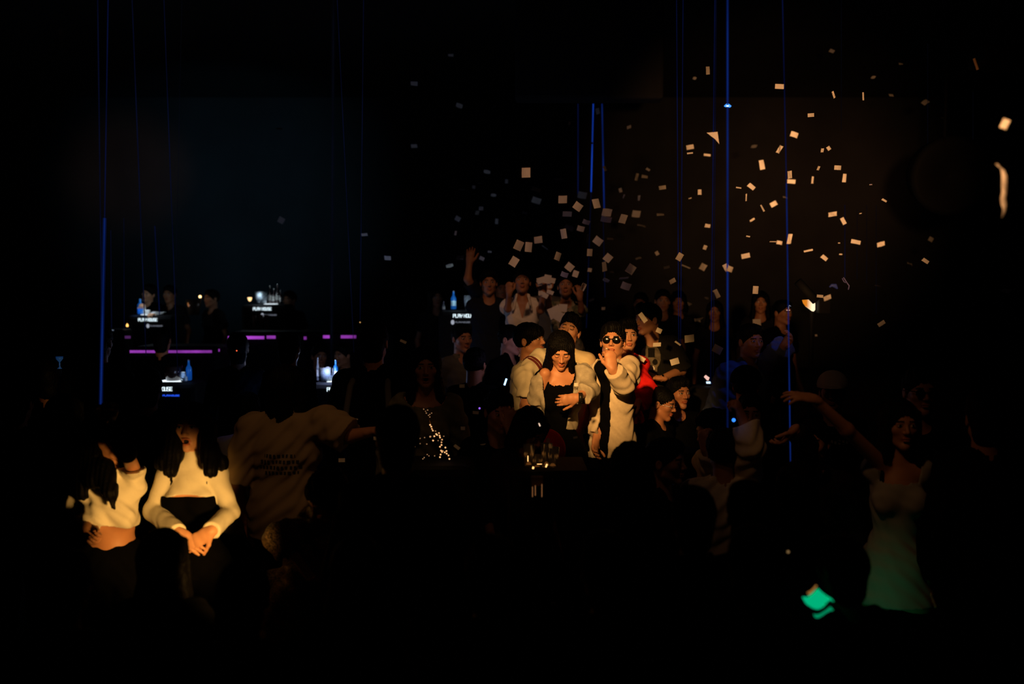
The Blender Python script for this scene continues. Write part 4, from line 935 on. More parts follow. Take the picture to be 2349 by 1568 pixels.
# gold sparkle highlights painted as glowing beads on an added wire
rnd = random.Random(3); r_ = empty('painted_sparkle', at(990, 1000, 5.2), 'gold sparkle highlights painted as tiny glowing beads before the singing woman', 'sparkle highlights')
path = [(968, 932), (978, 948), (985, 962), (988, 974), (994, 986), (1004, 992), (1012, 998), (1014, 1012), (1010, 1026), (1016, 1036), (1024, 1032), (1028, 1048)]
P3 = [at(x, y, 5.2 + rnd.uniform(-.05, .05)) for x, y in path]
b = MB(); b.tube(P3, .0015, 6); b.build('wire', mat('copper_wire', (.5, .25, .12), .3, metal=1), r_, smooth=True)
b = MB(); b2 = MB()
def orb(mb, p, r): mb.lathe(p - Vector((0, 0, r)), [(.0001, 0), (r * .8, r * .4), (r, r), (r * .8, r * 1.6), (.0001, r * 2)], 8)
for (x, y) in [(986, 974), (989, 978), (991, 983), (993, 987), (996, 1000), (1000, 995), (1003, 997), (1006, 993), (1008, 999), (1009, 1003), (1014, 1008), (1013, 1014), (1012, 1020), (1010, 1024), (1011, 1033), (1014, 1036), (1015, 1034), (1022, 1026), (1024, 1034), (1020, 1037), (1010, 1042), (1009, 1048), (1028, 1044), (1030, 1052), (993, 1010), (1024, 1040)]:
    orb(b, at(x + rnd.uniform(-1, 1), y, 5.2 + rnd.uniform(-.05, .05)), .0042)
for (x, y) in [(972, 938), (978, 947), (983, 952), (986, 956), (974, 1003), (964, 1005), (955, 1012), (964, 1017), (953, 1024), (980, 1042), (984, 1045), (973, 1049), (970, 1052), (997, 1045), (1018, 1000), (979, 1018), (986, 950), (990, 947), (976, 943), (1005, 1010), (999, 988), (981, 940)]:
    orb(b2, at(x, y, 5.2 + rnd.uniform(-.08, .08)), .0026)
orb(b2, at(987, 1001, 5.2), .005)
b.build('sparkle_beads', glow('sparkle_bright', (1, .50, .20), 1.35), r_, smooth=True); b2.build('faint_sparkle_beads', glow('sparkle_dim', (1, .5, .22), .5), r_, smooth=True)
point('sparkle_fill', at(995, 1000, 5.1), .06, (1, .5, .2), .03)  # added point light around the painted sparkle
b = MB(); c = at(990, 1056, 5.25); b.box((c.x, c.y, c.z / 2), (.45, .4, c.z)); b.build('round_pedestal_table', plastic, None, label='black box table under the painted gold sparkle', cat='table')
# ---------------------------------------------------------------- green glowing cup
gr = glow('green_glow', (.0, .55, .24), .8); c = at(1878, 1376, 3.1)
R = Matrix.Rotation(math.radians(38), 3, 'Y') @ Matrix.Rotation(math.radians(50), 3, 'X')
r_ = empty('light_up_cup', c, 'green glowing cup with dark band, tipped over beside the black outlined crowd', 'cup')
def sag(mb, pts_top, pts_bot, D, dep=.03):
    """curved sheet between two outlines of the cup wall"""
    n = len(pts_top); V = []; Fc = []
    for j, (pt, pb) in enumerate(zip(pts_top, pts_bot)):
        bul = dep * math.sin(PI * j / (n - 1))
        for k in range(5):
            t = k / 4; x = pt[0] + (pb[0] - pt[0]) * t; y = pt[1] + (pb[1] - pt[1]) * t
            V.append(at(x, y, D - bul * math.sin(PI * t) - .004))
    m_ = len(V)
    for j in range(n):
        for k in range(5): V.append(V[j * 5 + k] + Vector((0, .006, 0)))
    for j in range(n - 1):
        for k in range(4):
            a = j * 5 + k; Fc.append((a, a + 1, a + 6, a + 5)); Fc.append((a + m_ + 5, a + m_ + 6, a + m_ + 1, a + m_))
    for k in range(4): Fc.append((k, k + m_, k + 1 + m_, k + 1)); a = (n - 1) * 5 + k; Fc.append((a + 1, a + 1 + m_, a + m_, a))
    for j in range(n - 1): a = j * 5; Fc.append((a + 5, a + 5 + m_, a + m_, a)); a += 4; Fc.append((a, a + m_, a + 5 + m_, a + 5))
    mb.add(V, Fc)
b = MB(); sag(b, [(1842, 1369), (1852, 1370), (1862, 1363), (1871, 1355), (1878, 1350), (1884, 1356), (1892, 1363), (1901, 1369), (1908, 1373), (1913, 1379)], [(1842, 1372), (1849, 1384), (1857, 1391), (1866, 1396), (1876, 1397), (1886, 1394), (1893, 1387), (1899, 1379), (1905, 1376), (1913, 1380)], 3.1); b.build('wall', gr, r_, smooth=True)
b = MB(); sag(b, [(1867, 1409), (1876, 1409), (1886, 1406), (1896, 1399), (1905, 1391), (1910, 1396)], [(1870, 1416), (1877, 1417), (1886, 1412), (1896, 1405), (1906, 1400), (1912, 1400)], 3.11, .015); b.build('lower_wall', glow('green_glow_dim', (.0, .36, .15), .7), r_, smooth=True)
b = MB(); sag(b, [(1846, 1373), (1860, 1392), (1876, 1398), (1892, 1391), (1902, 1380), (1912, 1382)], [(1864, 1405), (1870, 1409), (1880, 1408), (1893, 1400), (1904, 1391), (1914, 1392)], 3.10, .02); b.build('dark_band', plastic, r_, smooth=True)
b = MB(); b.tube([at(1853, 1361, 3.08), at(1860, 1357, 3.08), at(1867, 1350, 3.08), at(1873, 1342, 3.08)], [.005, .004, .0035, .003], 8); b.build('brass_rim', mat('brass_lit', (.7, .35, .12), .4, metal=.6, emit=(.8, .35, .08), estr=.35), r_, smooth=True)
spot('green_spill', at(1950, 1450, 4.25), at(2045, 1350, 4.7), .5, (.06, 1, .42), 75, 1.0)
# ---------------------------------------------------------------- glowing lamp near the far wall
c = at(1857, 698, 8.0); r_ = empty('stage_lamp', c, 'boxy stage lamp glowing orange-white under a slanting black bar', 'lamp')
D = 8.0
b = MB(); V = [(1844, 688), (1861, 687), (1866, 690), (1870, 695), (1870, 710), (1867, 714), (1852, 703), (1846, 695)]
P = [at(x, y, D) for x, y in V]; b.add(P + [p + Vector((0, .05, 0)) for p in P], [tuple(range(8))] + [tuple(range(15, 7, -1))] + [(i, i + 8, (i + 1) % 8 + 8, (i + 1) % 8) for i in range(8)])
gm = bpy.data.materials.new('lamp_lens'); gm.use_nodes = True; nt = gm.node_tree; nt.nodes.clear()
o_ = nt.nodes.new('ShaderNodeOutputMaterial'); e_ = nt.nodes.new('ShaderNodeEmission'); g_ = nt.nodes.new('ShaderNodeTexCoord'); sp_ = nt.nodes.new('ShaderNodeSeparateXYZ'); cr = nt.nodes.new('ShaderNodeValToRGB')
nt.links.new(g_.outputs['Generated'], sp_.inputs[0]); nt.links.new(sp_.outputs[0], cr.inputs[0]); nt.links.new(cr.outputs[0], e_.inputs[0]); nt.links.new(e_.outputs[0], o_.inputs[0])
cr.color_ramp.elements[0].color = (.55, .16, .01, 1); cr.color_ramp.elements[0].position = .25; cr.color_ramp.elements[1].color = (1, .8, .5, 1); cr.color_ramp.elements[1].position = .75; e_.inputs[1].default_value = 1.3
b.build('lens', gm, r_)
b = MB(); b.tube([at(1830, 645, 7.9), at(1872, 690, 7.9)], .035, 10); b.build('yoke_arm', plastic, r_, smooth=True)
b = MB(); b.box(at(1886, 700, 8.05), (.10, .16, .14)); b.build('housing', plastic, r_)
b = MB(); b.tube([at(1862, 715, 8.1), (at(1862, 715, 8.1).x, 8.1, 0)], .02, 8); b.build('stand', plastic, r_)
point('stage_lamp_light', at(1850, 700, 7.7), .5, (1, .5, .15), .05)
# small chrome fitting on the slanting beam, curved antenna, blue spark
r_ = empty('clamp', at(1808, 706, 6.9), 'small chrome clamp glinting beside the slanting blue beam', 'clamp')
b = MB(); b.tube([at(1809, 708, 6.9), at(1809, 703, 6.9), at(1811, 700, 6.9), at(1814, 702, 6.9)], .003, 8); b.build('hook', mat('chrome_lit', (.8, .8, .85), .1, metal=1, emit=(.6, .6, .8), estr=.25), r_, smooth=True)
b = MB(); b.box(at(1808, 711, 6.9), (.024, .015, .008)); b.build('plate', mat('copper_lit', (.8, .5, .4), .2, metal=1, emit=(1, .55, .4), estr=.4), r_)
b = MB(); b.tube([at(1932, 638, 8.4), at(1936, 646, 8.4), at(1940, 648, 8.4)], .0025, 6); b.tube([at(1935, 636, 8.4), at(1942, 647, 8.4), at(1948, 655, 8.4), at(1946, 664, 8.4)], .003, 6); b.build('antenna_loop', mat('grey_wire', (.5, .4, .5), .4, emit=(.3, .2, .35), estr=.12), None, smooth=True, label='curled pale wire hanging from the end of a thin beam', cat='wire')
b = MB(); b.tube([at(1903, 658, 8.4), at(1908, 654, 8.4), at(1916, 655, 8.4), at(1921, 662, 8.4)], [.006, .012, .018, .006], 8); b.build('dented_cap', mat('navy_gloss', (.1, .12, .25), .4, emit=(.05, .06, .2), estr=.15), None, smooth=True, label='small navy crest beside the curled pale wire', cat='ornament')
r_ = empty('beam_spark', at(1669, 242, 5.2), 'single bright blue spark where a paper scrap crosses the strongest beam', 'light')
b = MB(); P = [at(x, y, 5.2) for x, y in ((1661, 243), (1666, 238), (1672, 238), (1678, 243), (1675, 246), (1664, 245))]; b.add(P + [p + Vector((0, .004, 0)) for p in P], [tuple(range(6)), tuple(range(11, 5, -1))] + [(i, i + 6, (i + 1) % 6 + 6, (i + 1) % 6) for i in range(6)]); b.build('scrap', glow('blue_spark', (.06, .30, 1), 1.5), r_)  # laser light on the paper scrap put in as emission
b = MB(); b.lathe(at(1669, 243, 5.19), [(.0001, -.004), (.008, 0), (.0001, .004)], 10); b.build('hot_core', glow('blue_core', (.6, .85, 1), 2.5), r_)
# hanging loudspeaker, truss, streamer
c = at(2165, 400, 9.0); r_ = empty('hanging_loudspeaker', (c.x, c.y, c.z), 'big round black loudspeaker hanging dark against the wall glow', 'loudspeaker')
b = MB(); b.lathe(c, [(.0001, -.2), (.24, -.2), (.30, -.1), (.34, .1), (.35, .16), (.30, .18), (.12, .10), (.0001, .08)], 28, Matrix.Rotation(math.radians(100), 3, 'X')); b.build('cabinet', plastic, r_, smooth=True)
b = MB(); b.tube([(c.x, c.y, c.z + .3), (c.x, c.y, 5.8)], .015, 8); b.build('hanging_rod', plastic, r_)
c = at(2290, 115, 6.0); r_ = empty('truss_spotlight', (c.x, c.y, c.z), 'unlit box spotlight clamped under the ceiling truss with brass edge', 'spotlight')
b = MB(); b.box((c.x, c.y, c.z - .05), (.26, .22, .12), M=Matrix.Rotation(.1, 3, 'Y')); b.build('housing', plastic, r_)
e = mat('brass_edge', (.8, .45, .15), .4, metal=.7)
b = MB(); b.tube([at(2234, 134, 5.85), at(2243, 160, 5.85)], .008, 8); b.build('barn_door_edge', mat('brass_lit2', (.8, .4, .15), .5), r_)
b = MB(); b.tube([(c.x, c.y, c.z), (c.x, c.y, 5.8)], .02, 8); b.build('hanging_rod', plastic, r_)
b = MB()
for dz in (0, .22): b.tube([(1.5, 6.4, 5.2 + dz), (6, 6.4, 5.2 + dz)], .025, 8)
for i in range(16): b.tube([(1.5 + i * .3, 6.4, 5.2 + (i % 2) * .22), (1.8 + i * .3, 6.4, 5.2 + ((i + 1) % 2) * .22)], .012, 6)
b.build('lighting_truss', mat('dark_metal', (.05, .05, .05), .4, metal=1), None, smooth=True, label='dark ladder truss running under the ceiling', cat='truss')
def ribbon(pts, wds, D, nm, lb, m):
    V = []; Fc = []; n = len(pts)
    for j, ((x, y), w_) in enumerate(zip(pts, wds)):
        z = .02 * math.sin(j * 1.3)
        for sx in (-1, 1): V.append(at(x + sx * w_ / 2, y, D + z + sx * .004)); 
    m_ = len(V); V += [v + Vector((0, .0015, 0)) for v in V]
    for j in range(n - 1): a = j * 2; Fc += [(a, a + 1, a + 3, a + 2), (a + 2 + m_, a + 3 + m_, a + 1 + m_, a + m_), (a, a + 2, a + 2 + m_, a + m_), (a + 3, a + 1, a + 1 + m_, a + 3 + m_)]
    b = MB(); b.add(V, Fc); return b.build(nm, m, None, smooth=True, label=lb, cat='streamer')
ribbon([(2286, 375), (2291, 380), (2296, 384), (2301, 391), (2304, 404), (2304, 420), (2304, 440), (2301, 455), (2303, 470), (2304, 482), (2302, 490), (2299, 498)], [6, 9, 4, 9, 12, 13, 12, 12, 12, 6, 6, 2], 3.2, 'paper_streamer', 'long curling orange-lit paper streamer falling near us', paper)
ribbon([(140, 66), (139, 80), (142, 95), (140, 106)], [3, 3, 4, 2], 3.0, 'paper_streamer', 'faint thin paper streamer high in the dark corner', paper)
# ---------------------------------------------------------------- laser beams
def halo_of(m):
    nm = m.name + '_halo'
    if nm in _m: return _m[nm]
    h = m.copy(); h.name = nm; _m[nm] = h; nt = h.node_tree
    out = [q for q in nt.nodes if q.type == 'OUTPUT_MATERIAL'][0]; em = [q for q in nt.nodes if q.type == 'EMISSION'][0]
    mx = nt.nodes.new('ShaderNodeMixShader'); tr = nt.nodes.new('ShaderNodeBsdfTransparent'); mx.inputs[0].default_value = .16
    nt.links.new(tr.outputs[0], mx.inputs[1]); nt.links.new(em.outputs[0], mx.inputs[2]); nt.links.new(mx.outputs[0], out.inputs[0])
    return h
def beam(x0, y0, x1, y1, wpx, D, m, label, top=None):
    a, e = at(x0, y0, D), at(x1, y1, D)
    if top is None:
        t = (5.8 - e.z) / (a.z - e.z); a = e + (a - e) * t
    n = 14; b = MB(); b.tube([a + (e - a) * i / (n - 1) for i in range(n)], wpx * .24 * D / 2284, 8)
    o = b.build('laser_ray', m, None, smooth=True, label=label, cat='laser beam', group='blue laser beams', kind='thing')
    b = MB(); b.tube([a + (e - a) * i / (n - 1) for i in range(n)], wpx * .72 * D / 2284, 10); b.build('soft_halo', halo_of(m), o, smooth=True)
    return o
LB = lambda k, c, s: glow('laser_' + k, c, s, 1.2)
lz_s = LB('strong', (.01, .05, .42), .30); lz_m = LB('mid', (.012, .03, .22), .17); lz_f = LB('faint', (.012, .022, .11), .15); lz_c = LB('core', (.012, .08, .75), .6)
lz_ff = LB('faintest', (.01, .014, .04), .12)
beam(248, 0, 240, 500, 2.2, 5.2, lz_m, 'thick blue beam nearest the crop-top woman, upper length')
beam(240, 500, 231, 930, 5.5, 5.2, lz_s, 'thickest lower blue beam ending above the crop-top woman', top=1)
beam(224, 0, 236, 930, 2.6, 5.3, lz_f, 'dim beam crossing close beside the thickest lower beam')
beam(303, 0, 335, 815, 2.6, 7.5, lz_f, 'slanting beam ending on the lower magenta strip by the host table')
beam(376, 0, 408, 860, 2.2, 7.5, lz_f, 'slanting beam ending at the blue bottle')
beam(254, 528, 256, 752, 1.8, 9, lz_f, 'short thin beam dropping onto the low side table', top=1)
beam(284, 500, 285, 755, 1.2, 9, lz_f, 'hair-thin short beam next to the low side table', top=1)
beam(355, 518, 366, 722, 1.8, 10, lz_m, 'short beam landing on the host table end', top=1)
beam(414, 150, 402, 700, 1.0, 9, lz_ff, 'barely visible hair-thin beam crossing the slanting ones')
beam(775, 30, 812, 808, 1.6, 8, lz_f, 'slanting thin beam above the single lit letter table')
beam(834, 0, 826, 736, 1.7, 8.5, lz_f, 'near-vertical thin beam ending at the tiny orange dot')
beam(764, 150, 760, 860, 6, 9, lz_ff, 'broad ghostly beam over the brightest ice bucket')
beam(1326, 238, 1326, 445, 2.4, 10.9, lz_m, 'first of the three short beams under the bulkhead', top=1)
beam(1361, 238, 1356, 440, 2.8, 10.85, lz_c, 'brightest middle beam of three under the bulkhead', top=1)
beam(1356, 440, 1345, 752, 1.8, 10.85, lz_f, 'dim lower run of the middle bulkhead beam', top=1)
beam(1381, 238, 1386, 480, 3.2, 10.8, lz_s, 'third of the three short beams, over the sunglasses man', top=1)
beam(1383, 480, 1388, 682, 1.8, 10.8, lz_f, 'dim lower run of the third bulkhead beam', top=1)
beam(1552, 0, 1557, 785, 1.8, 7.6, lz_m, 'thin beam of a pair beside the skull tee, the outer one')
beam(1567, 0, 1561, 795, 1.8, 7.6, lz_m, 'thin beam of a pair beside the skull tee, the one away from him')
beam(1640, 0, 1630, 875, 2.2, 8.0, lz_m, 'slim beam ending at the small lit table')
beam(1643, 0, 1636, 870, 1.6, 8.1, lz_f, 'dim twin of the slim beam that ends at the small lit table')
beam(1669, 0, 1669, 985, 4.6, 5.2, lz_s, 'strongest vertical beam crossing the blue spark')
beam(1795, 0, 1804, 420, 2.6, 5.0, lz_m, 'long slanting beam, upper length among the orange confetti')
beam(1804, 420, 1816, 1245, 3.2, 5.0, lz_s, 'long slanting beam, lower length ending above the green cup', top=1)
beam(1938, 470, 1938, 636, 1.6, 9, lz_f, 'short thin beam above the curled pale wire', top=1)
for x, y0, y1, lb in ((1966, 480, 640, 'faint'), (1988, 470, 650, 'fainter'), (2010, 470, 720, 'palest'), (1930, 60, 300, 'high'), (2128, 100, 330, 'lone'), (2232, 210, 345, 'far')):
    beam(x, y0, x, y1, 1.1, 9, lz_ff, {'faint': 'faint thread beam nearest the curled pale wire', 'fainter': 'fainter thread beam second from the curled wire', 'palest': 'palest thread beam ending lowest past the curled wire', 'high': 'high thread beam under the truss', 'lone': 'lone thread beam above the hanging loudspeaker', 'far': 'thread beam below the truss spotlight'}[lb], top=1 if y0 > 90 else None)
# small lit table by the slim beams
c = at(1624, 876, 8.3); r_ = empty('lit_cup', c, 'tilted white lit cup under the slim beam', 'cup')
b = MB(); b.tube([at(1617, 862, 8.3), at(1624, 868, 8.3), at(1623, 872, 8.3)], [.012, .016, .008], 10); b.build('rim', glow('cup_pink', (1, .6, .5), .9), r_, smooth=True)
b = MB(); b.box(at(1625, 877, 8.3), (.034, .02, .018)); b.build('cup_body', glow('cup_white', (.6, .8, 1), 1.3), r_)
bead(1634, 879, 8.3, .006, led_b, 'indicator_light', 'blue dot touching the tilted white lit cup', 'light')
b = MB(); c = at(1628, 884, 8.35); b.box((c.x, c.y, c.z / 2 + .15), (.35, .3, c.z - .3)); b.build('side_table', plastic, None, label='black side table carrying the tilted white lit cup', cat='table')
# blue goblet far off in the dark
r_ = empty('goblet', at(137, 845, 6.2), 'dim blue goblet alone in the dark by the side wall', 'goblet')
b = MB(); c = at(137, 845, 6.2); b.lathe(c, [(.015, 0), (.004, .01), (.004, .04), (.02, .06), (.022, .075), (.0001, .07)], 14); b.build('bowl', mat('blue_dim', (.02, .1, .3), .2, emit=(.01, .06, .25), estr=.2), r_, smooth=True)
point('aisle_blue', at(650, 900, 8.2), 1.1, (.1, .3, 1), .2); point('aisle_blue', at(1010, 800, 9.5), .35, (.2, .5, 1), .2)
# ---------------------------------------------------------------- paper confetti in the air
def paper_mesh(kind):
    n = 5; V = []; Fc = []
    for j in range(n):
        for i in range(n):
            u, v = i / (n - 1) - .5, j / (n - 1) - .5
            y = {0: .010 * math.sin(u * 3), 1: .09 * (u * u * 4), 2: .08 * ((u + v) ** 2), 3: .16 * abs(u + .1), 4: .07 * math.sin(u * 5 + v * 3)}[kind]
            du = .06 * v if kind == 2 else 0
            V.append((u + du, y, v + (.05 * u if kind == 4 else 0)))
    m_ = n * n; V += [(x, y + .012, z) for x, y, z in V]
    for j in range(n - 1):
        for i in range(n - 1):
            a = j * n + i; Fc += [(a, a + 1, a + n + 1, a + n), (a + n + m_, a + n + 1 + m_, a + 1 + m_, a + m_)]
    for i in range(n - 1):
        for a, c in ((i, i + 1), ((n - 1) * n + i + 1, (n - 1) * n + i), ((i + 1) * n, i * n), (i * n + n - 1, (i + 1) * n + n - 1)): Fc.append((c, a, a + m_, c + m_))
    me = bpy.data.meshes.new('confetti_paper'); me.from_pydata(V, [], Fc); me.materials.append(paper); me.update()
    return me
PM = [paper_mesh(k) for k in range(5)]
tri = bpy.data.meshes.new('confetti_scrap'); tri.from_pydata([(-.5, 0, .42), (.28, .03, .5), (.42, .1, -.5), (.12, .02, -.12), (-.5, .012, .43), (.28, .042, .5), (.42, .112, -.5), (.12, .032, -.12)], [], [(0, 3, 2, 1), (4, 5, 6, 7), (0, 1, 5, 4), (1, 2, 6, 5), (2, 3, 7, 6), (3, 0, 4, 7)]); tri.materials.append(paper)
Z6 = """578,492,54,62,0 645,672,58,36,20,d 645,600,56,26,20,d 790,535,56,22,10,d 815,665,55,45,0 911,710,54,46,35 940,638,56,36,10,d 1032,690,48,60,-15 843,758,58,26,0 1098,748,60,44,10
1093,795,68,34,8 1200,788,44,58,20 1287,758,52,42,8,d 1442,760,46,16,5,d 965,812,46,26,20 855,845,58,36,25,d 818,885,28,62,-10 930,853,46,32,15 533,960,48,62,25 597,970,44,62,5 657,924,52,42,-10
500,1063,50,60,32 785,1030,36,52,18 1040,932,56,46,35 1120,915,40,14,0,d 990,1005,34,46,3 980,915,16,52,8,d 858,1098,52,46,38 825,1148,46,30,18 896,1142,34,42,18 1105,1040,48,50,38 1083,1095,36,60,-8
1252,1112,52,58,33 1207,1170,60,16,-4 1220,1222,60,44,18 1093,1183,42,20,25 943,1225,22,46,28 988,1117,26,24,10,d 1290,520,22,46,8,d 1341,517,38,20,10,d 1455,588,44,24,-8,b 1633,328,46,28,-10,b 1632,367,38,10,-6,m
1742,379,44,14,5,b 1695,617,24,34,0,b 1745,833,34,22,8,b 1730,973,24,28,20,b 1483,1100,40,16,-14,b 1566,1033,36,50,30,m6 1716,1098,38,42,30,d 1520,1188,40,28,-30,m6 1806,1271,26,52,-25,b 1737,1298,28,14,5,b 700,973,44,5,35,d
345,1000,26,12,10,d 295,1043,32,22,25,d 155,1037,46,26,0,d 88,1090,46,20,-8,d 370,637,34,16,12,d 165,600,38,12,8,d 452,548,20,26,5,d 570,750,30,16,15,d 290,722,28,24,5,d 140,788,34,30,30,d 243,585,20,20,10,d
328,487,42,20,12,d 282,560,28,7,0,d 388,805,22,34,5,d 265,750,22,26,10,d 126,880,12,28,10,d 1362,472,26,12,30,d 1320,830,52,9,12,d 1185,605,14,28,-8,d 1205,645,7,26,18,d 1303,655,7,32,3,d 1632,657,20,7,-12,b
1605,1095,60,6,22,d 1610,1330,56,14,22,d 1240,200,28,14,-15,d 150,62,42,22,25,d 370,72,38,18,-25,d 1037,98,24,38,-12,d 935,470,14,36,0,d 1087,465,18,32,-20,d 858,175,14,24,0,d 997,303,22,14,0,d
1680,1440,40,16,5,d 1420,1010,20,26,-30,d 1300,1040,36,8,-18,d 1130,1130,24,10,10,d 1000,1310,34,16,-25,d 1076,1365,24,18,0,d 1480,1512,48,16,40,d"""
Z7 = """143,138,18,40,-4,m 511,220,46,24,2,m 789,262,12,34,-25,m 943,270,9,40,-3,m 673,367,32,18,-4,m 588,467,38,26,18,b 511,543,18,42,30,b 765,537,18,20,-35,m 731,548,14,20,5,m 380,528,30,12,-8,d 421,622,26,48,-12,b
811,637,34,22,3,m 711,640,12,22,18,m 682,700,10,36,6,b 564,673,22,38,-5,m 572,708,40,20,5,b 845,690,18,42,3,b 367,734,38,22,38,b 301,740,28,7,8,m 340,790,8,36,-3,m 482,823,34,24,-28,b 424,845,9,38,-28,m 371,905,28,10,-32,b
784,876,46,22,-8,b 839,911,20,36,-28,b 563,1003,22,50,6,b 478,1017,34,5,0,m 512,1022,28,18,12,b 904,1018,48,20,12,b 1032,1030,40,22,-14,b 659,1063,46,9,-12,b 742,1100,34,20,38,b 826,1082,16,6,0,b 337,1090,44,24,-12,b
240,1150,30,40,-28,b 258,1158,28,28,20,b 389,1265,28,40,3,m 188,1284,24,44,-28,b 136,1307,24,10,5,b 757,1305,42,22,-20,b 719,1297,34,14,5,m 1036,1437,40,20,-32,m 1262,1116,36,18,32,m 1180,1130,28,12,25,d 1290,1005,24,22,30,d
1050,805,28,10,28,m 1326,573,20,34,-15,d 1260,300,32,20,-35,d 1220,640,9,34,8,d 980,724,14,5,0,m 1525,47,36,14,0,d 1675,1270,40,18,22,d 48,1515,48,38,-8,m6 395,1432,40,34,0,d 1750,1075,28,12,-20,d 96,1415,38,12,0,d
700,1498,12,10,0,d 1450,1340,24,10,0,d 75,178,18,8,10,d 780,38,24,12,20,d 1325,70,36,10,2,d 1085,265,22,14,0,d 1135,103,20,10,5,d 1345,380,34,6,-3,d 993,173,22,8,0,d 1335,707,20,9,0,d 1450,785,8,22,5,d 1015,1242,26,4,3,d 350,990,20,7,10,m 817,1024,12,6,0,m 928,872,12,5,-10,m 540,788,22,9,15,d"""
EX = """950,192,16,6,0,d 645,505,14,14,30,d 889,592,15,9,5,d 836,538,14,5,0,d 950,335,14,6,0,d 1034,127,12,4,0,d 815,961,13,4,0,l 862,1005,11,8,5,l 784,1055,15,9,0,l 1062,982,10,8,0,l 1048,1025,15,7,38,l 1108,1021,13,7,-5,l 1091,946,14,7,5,l 1060,885,12,8,0,l 1047,816,16,9,3,l 925,783,15,6,24,l
1646,801,22,18,28,m6 1475,728,11,24,-38,m6 1471,822,19,10,32,m6 1507,790,18,9,-4,m6 1512,758,13,11,25,m6 640,295,14,5,0,d 1465,705,12,5,0,d 1548,829,20,14,-16,m6 1555,787,16,4,35,m6 1322,882,10,8,0,l 1320,1003,10,5,-10,l 1188,1048,11,5,-12,l"""
L = []
for q in Z6.split():
    v = q.split(','); L.append((1000 + float(v[0]) / 2.8, 220 + float(v[1]) / 2.8, float(v[2]) / 2.8, float(v[3]) / 2.8, float(v[4]), v[5] if len(v) > 5 else 'n'))
for q in Z7.split():
    v = q.split(','); L.append((1560 + float(v[0]) / 2.24, 100 + float(v[1]) / 2.24, float(v[2]) / 2.24, float(v[3]) / 2.24, float(v[4]), v[5]))
for q in EX.split():
    v = q.split(','); L.append((*[float(t) for t in v[:5]], v[5]))
ANCH = [('the three bulkhead beams', 1355, 340), ('the white blouse wearer', 1198, 690), ('the camouflage shirt', 1298, 700), ('the navy tee wearer', 1120, 690), ('the skull tee wearer', 1495, 760), ('the round sunglasses', 1405, 780),
        ('the thin twin beams', 1560, 420), ('the blue spark', 1669, 242), ('the strongest beam', 1669, 640), ('the slanting beam', 1804, 430), ('the slanting beam foot', 1812, 760), ('the stage lamp', 1857, 698), ('the curled pale wire', 1938, 640),
        ('the truss spotlight', 2260, 130), ('the round loudspeaker', 2165, 400), ('the long streamer', 2303, 440), ('the bright blue bottle', 1048, 700), ('the painted gold sparkle', 1000, 990), ('the near cocktail table', 1240, 1060), ('the near-vertical thin beam', 828, 500), ('the dull lace blouse', 975, 830)]
lab = {}
rr = random.Random(11); recs = []
for (x, y, w_, h_, an, cl) in L:
    right = x > 1560 or cl == 'b'
    D = {'n': 8.0 + rr.uniform(-.7, .7), 'b': 4.9 + rr.uniform(-.3, .5), 'm': 5.8 + rr.uniform(-.2, .9), 'm6': 7.2 + rr.uniform(-.3, .3), 'd': 10.2 + rr.uniform(-.8, 1.0), 'l': 5.6 + rr.uniform(-.3, .3)}[cl]
    if cl == 'm6' and x < 1560: D = 7.25
    k = D / 2284; mx, mn = max(w_, h_), min(w_, h_)
    sx, sz = w_ * k, h_ * k; tx = tz = 0
    if cl in 'nd' and mn / mx > .12:
        tl = math.acos(max(min(mn / mx / .9, 1), .2))
        if w_ > h_: sz = sz / math.cos(tl); tx = tl * (1 if cl == 'n' else rr.choice((-1, 1)))
        else: sx = sx / math.cos(tl); tz = tl * rr.choice((-1, 1)) * .999
    kind = 1 if mn / mx > .6 else rr.choice((0, 2, 3, 4))
    if rr.random() < .35: kind = rr.choice((0, 2, 4))
    o = bpy.data.objects.new('paper_confetti', PM[kind]); COL.objects.link(o)
    o.location = at(x, y, D); o.scale = (sx, .05, sz)
    o.rotation_euler = (Matrix.Rotation(math.radians(an), 3, 'Y') @ Matrix.Rotation(tx + rr.uniform(-.1, .1), 3, 'X') @ Matrix.Rotation(tz + rr.uniform(-.12, .12), 3, 'Z')).to_euler()
    shape = 'square' if mn / mx > .72 else ('oblong' if mn / mx > .38 else 'sliver-thin')
    tone = {'n': 'dusky', 'b': 'bright orange-lit', 'm': 'amber', 'm6': 'rosy', 'd': 'faint', 'l': 'dim bluish'}[cl]
    nm, ax_, ay_ = min(ANCH, key=lambda a: (a[1] - x) ** 2 + (a[2] - y) ** 2)
    dx, dy = x - ax_, y - ay_
    rel = ('close to' if math.hypot(dx, dy) < 40 else ('above' if dy < -abs(dx) * .8 else ('below' if dy > abs(dx) * .8 else 'level with')))
    tilt = 'upright' if abs(an) < 5 else ('tilted clockwise' if an > 0 else 'tilted anticlockwise')
    recs.append((o, f'{tone} {shape} paper confetti, {tilt}, {rel} {nm}', x, y, nm, tone))
from collections import defaultdict
dd = defaultdict(list)
for r0 in recs: dd[r0[1]].append(r0)
ORD = ['topmost', 'second highest', 'third highest', 'fourth highest', 'fifth highest', 'sixth highest', 'seventh highest', 'eighth highest']
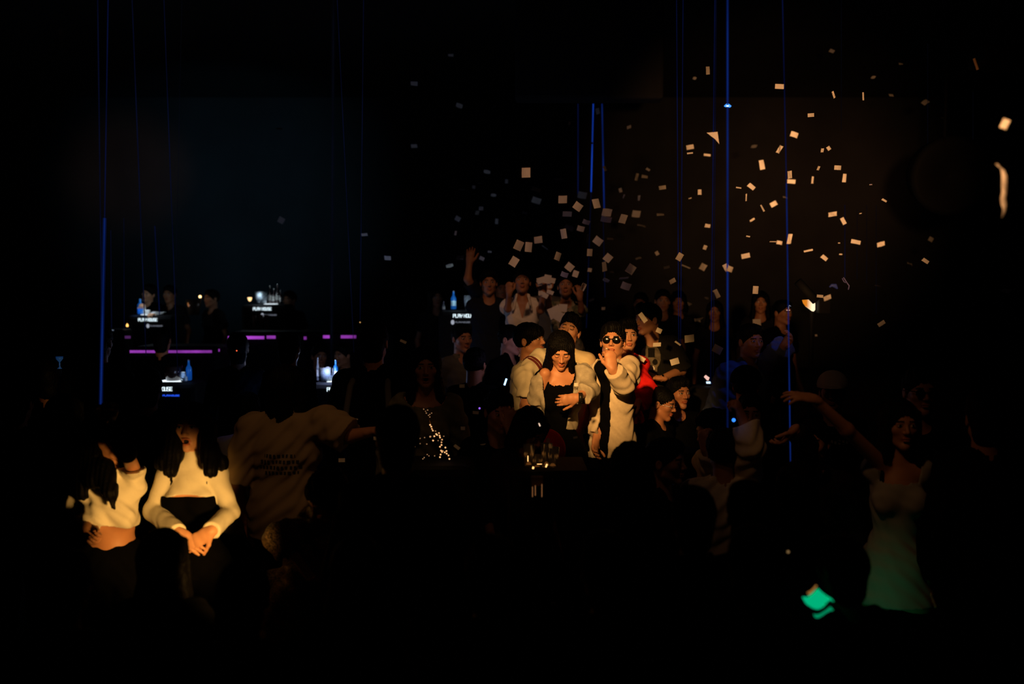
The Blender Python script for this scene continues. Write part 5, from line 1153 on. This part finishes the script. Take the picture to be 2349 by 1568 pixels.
for lb, rs in dd.items():
    rs.sort(key=lambda t: t[3])
    for i, r0 in enumerate(rs):
        t = lb
        if len(rs) > 1: t += ', ' + ('lowest of them' if i == len(rs) - 1 else ORD[min(i, 7)])
        tag(r0[0], t, 'confetti', r0[5] + ' paper confetti around ' + r0[4])
o = bpy.data.objects.new('paper_confetti', tri); COL.objects.link(o); o.location = at(1637, 316, 5.4); o.scale = (.075, .05, .064)
tag(o, 'large triangular orange-lit paper scrap across the slim beam', 'confetti')
o = bpy.data.objects.new('paper_confetti', PM[4]); COL.objects.link(o); o.location = at(2305, 284, 3.1); o.scale = (.022, .02, .030); o.rotation_euler = (0, .4, 0)
tag(o, 'blurred orange paper scrap just above the long streamer', 'confetti')
# papers held in hands
def sheets(name, label, lst, D):
    root = empty(name, at(lst[0][0], lst[0][1], D), label, 'papers')
    for (x, y, w_, h_, an) in lst:
        o = bpy.data.objects.new('sheet', PM[rr.choice((0, 1, 2))].copy()); COL.objects.link(o); o.parent = root
        o.location = at(x, y, D + rr.uniform(-.03, .03)) - root.location; k = D / 2284; o.scale = (w_ * k, .04, h_ * k); o.rotation_euler = (.15, math.radians(an), rr.uniform(-.2, .2))
sheets('paper_stack', 'fanned stack of paper squares leaving the camouflage wearer hand', [(1243, 642, 22, 14, -15), (1256, 640, 16, 20, 10), (1267, 643, 14, 12, 12), (1238, 648, 12, 14, -20), (1260, 651, 10, 20, -10)], 9.0)
sheets('paper_stack', 'small folded papers gripped over the blouse shoulder', [(1248, 676, 20, 12, 25), (1262, 670, 16, 9, 20), (1240, 672, 10, 10, 0)], 8.95)
sheets('paper_stack', 'wad of large papers held at the camouflage wearer waist', [(1272, 716, 28, 26, -25), (1291, 706, 20, 18, 3), (1284, 726, 30, 22, 30), (1300, 730, 16, 24, 8)], 8.9)
sheets('paper_slip', 'single paper slip by the raised hand of the camouflage wearer', [(1338, 658, 10, 17, 25)], 9.0)
sheets('banknote_slips', 'pale slips resting on the palm of the skull tee wearer', [(1493, 845, 18, 6, 2), (1492, 842, 16, 5, -6)], 7.55)
tag(bpy.context.scene.objects['banknote_slips'], None, None)
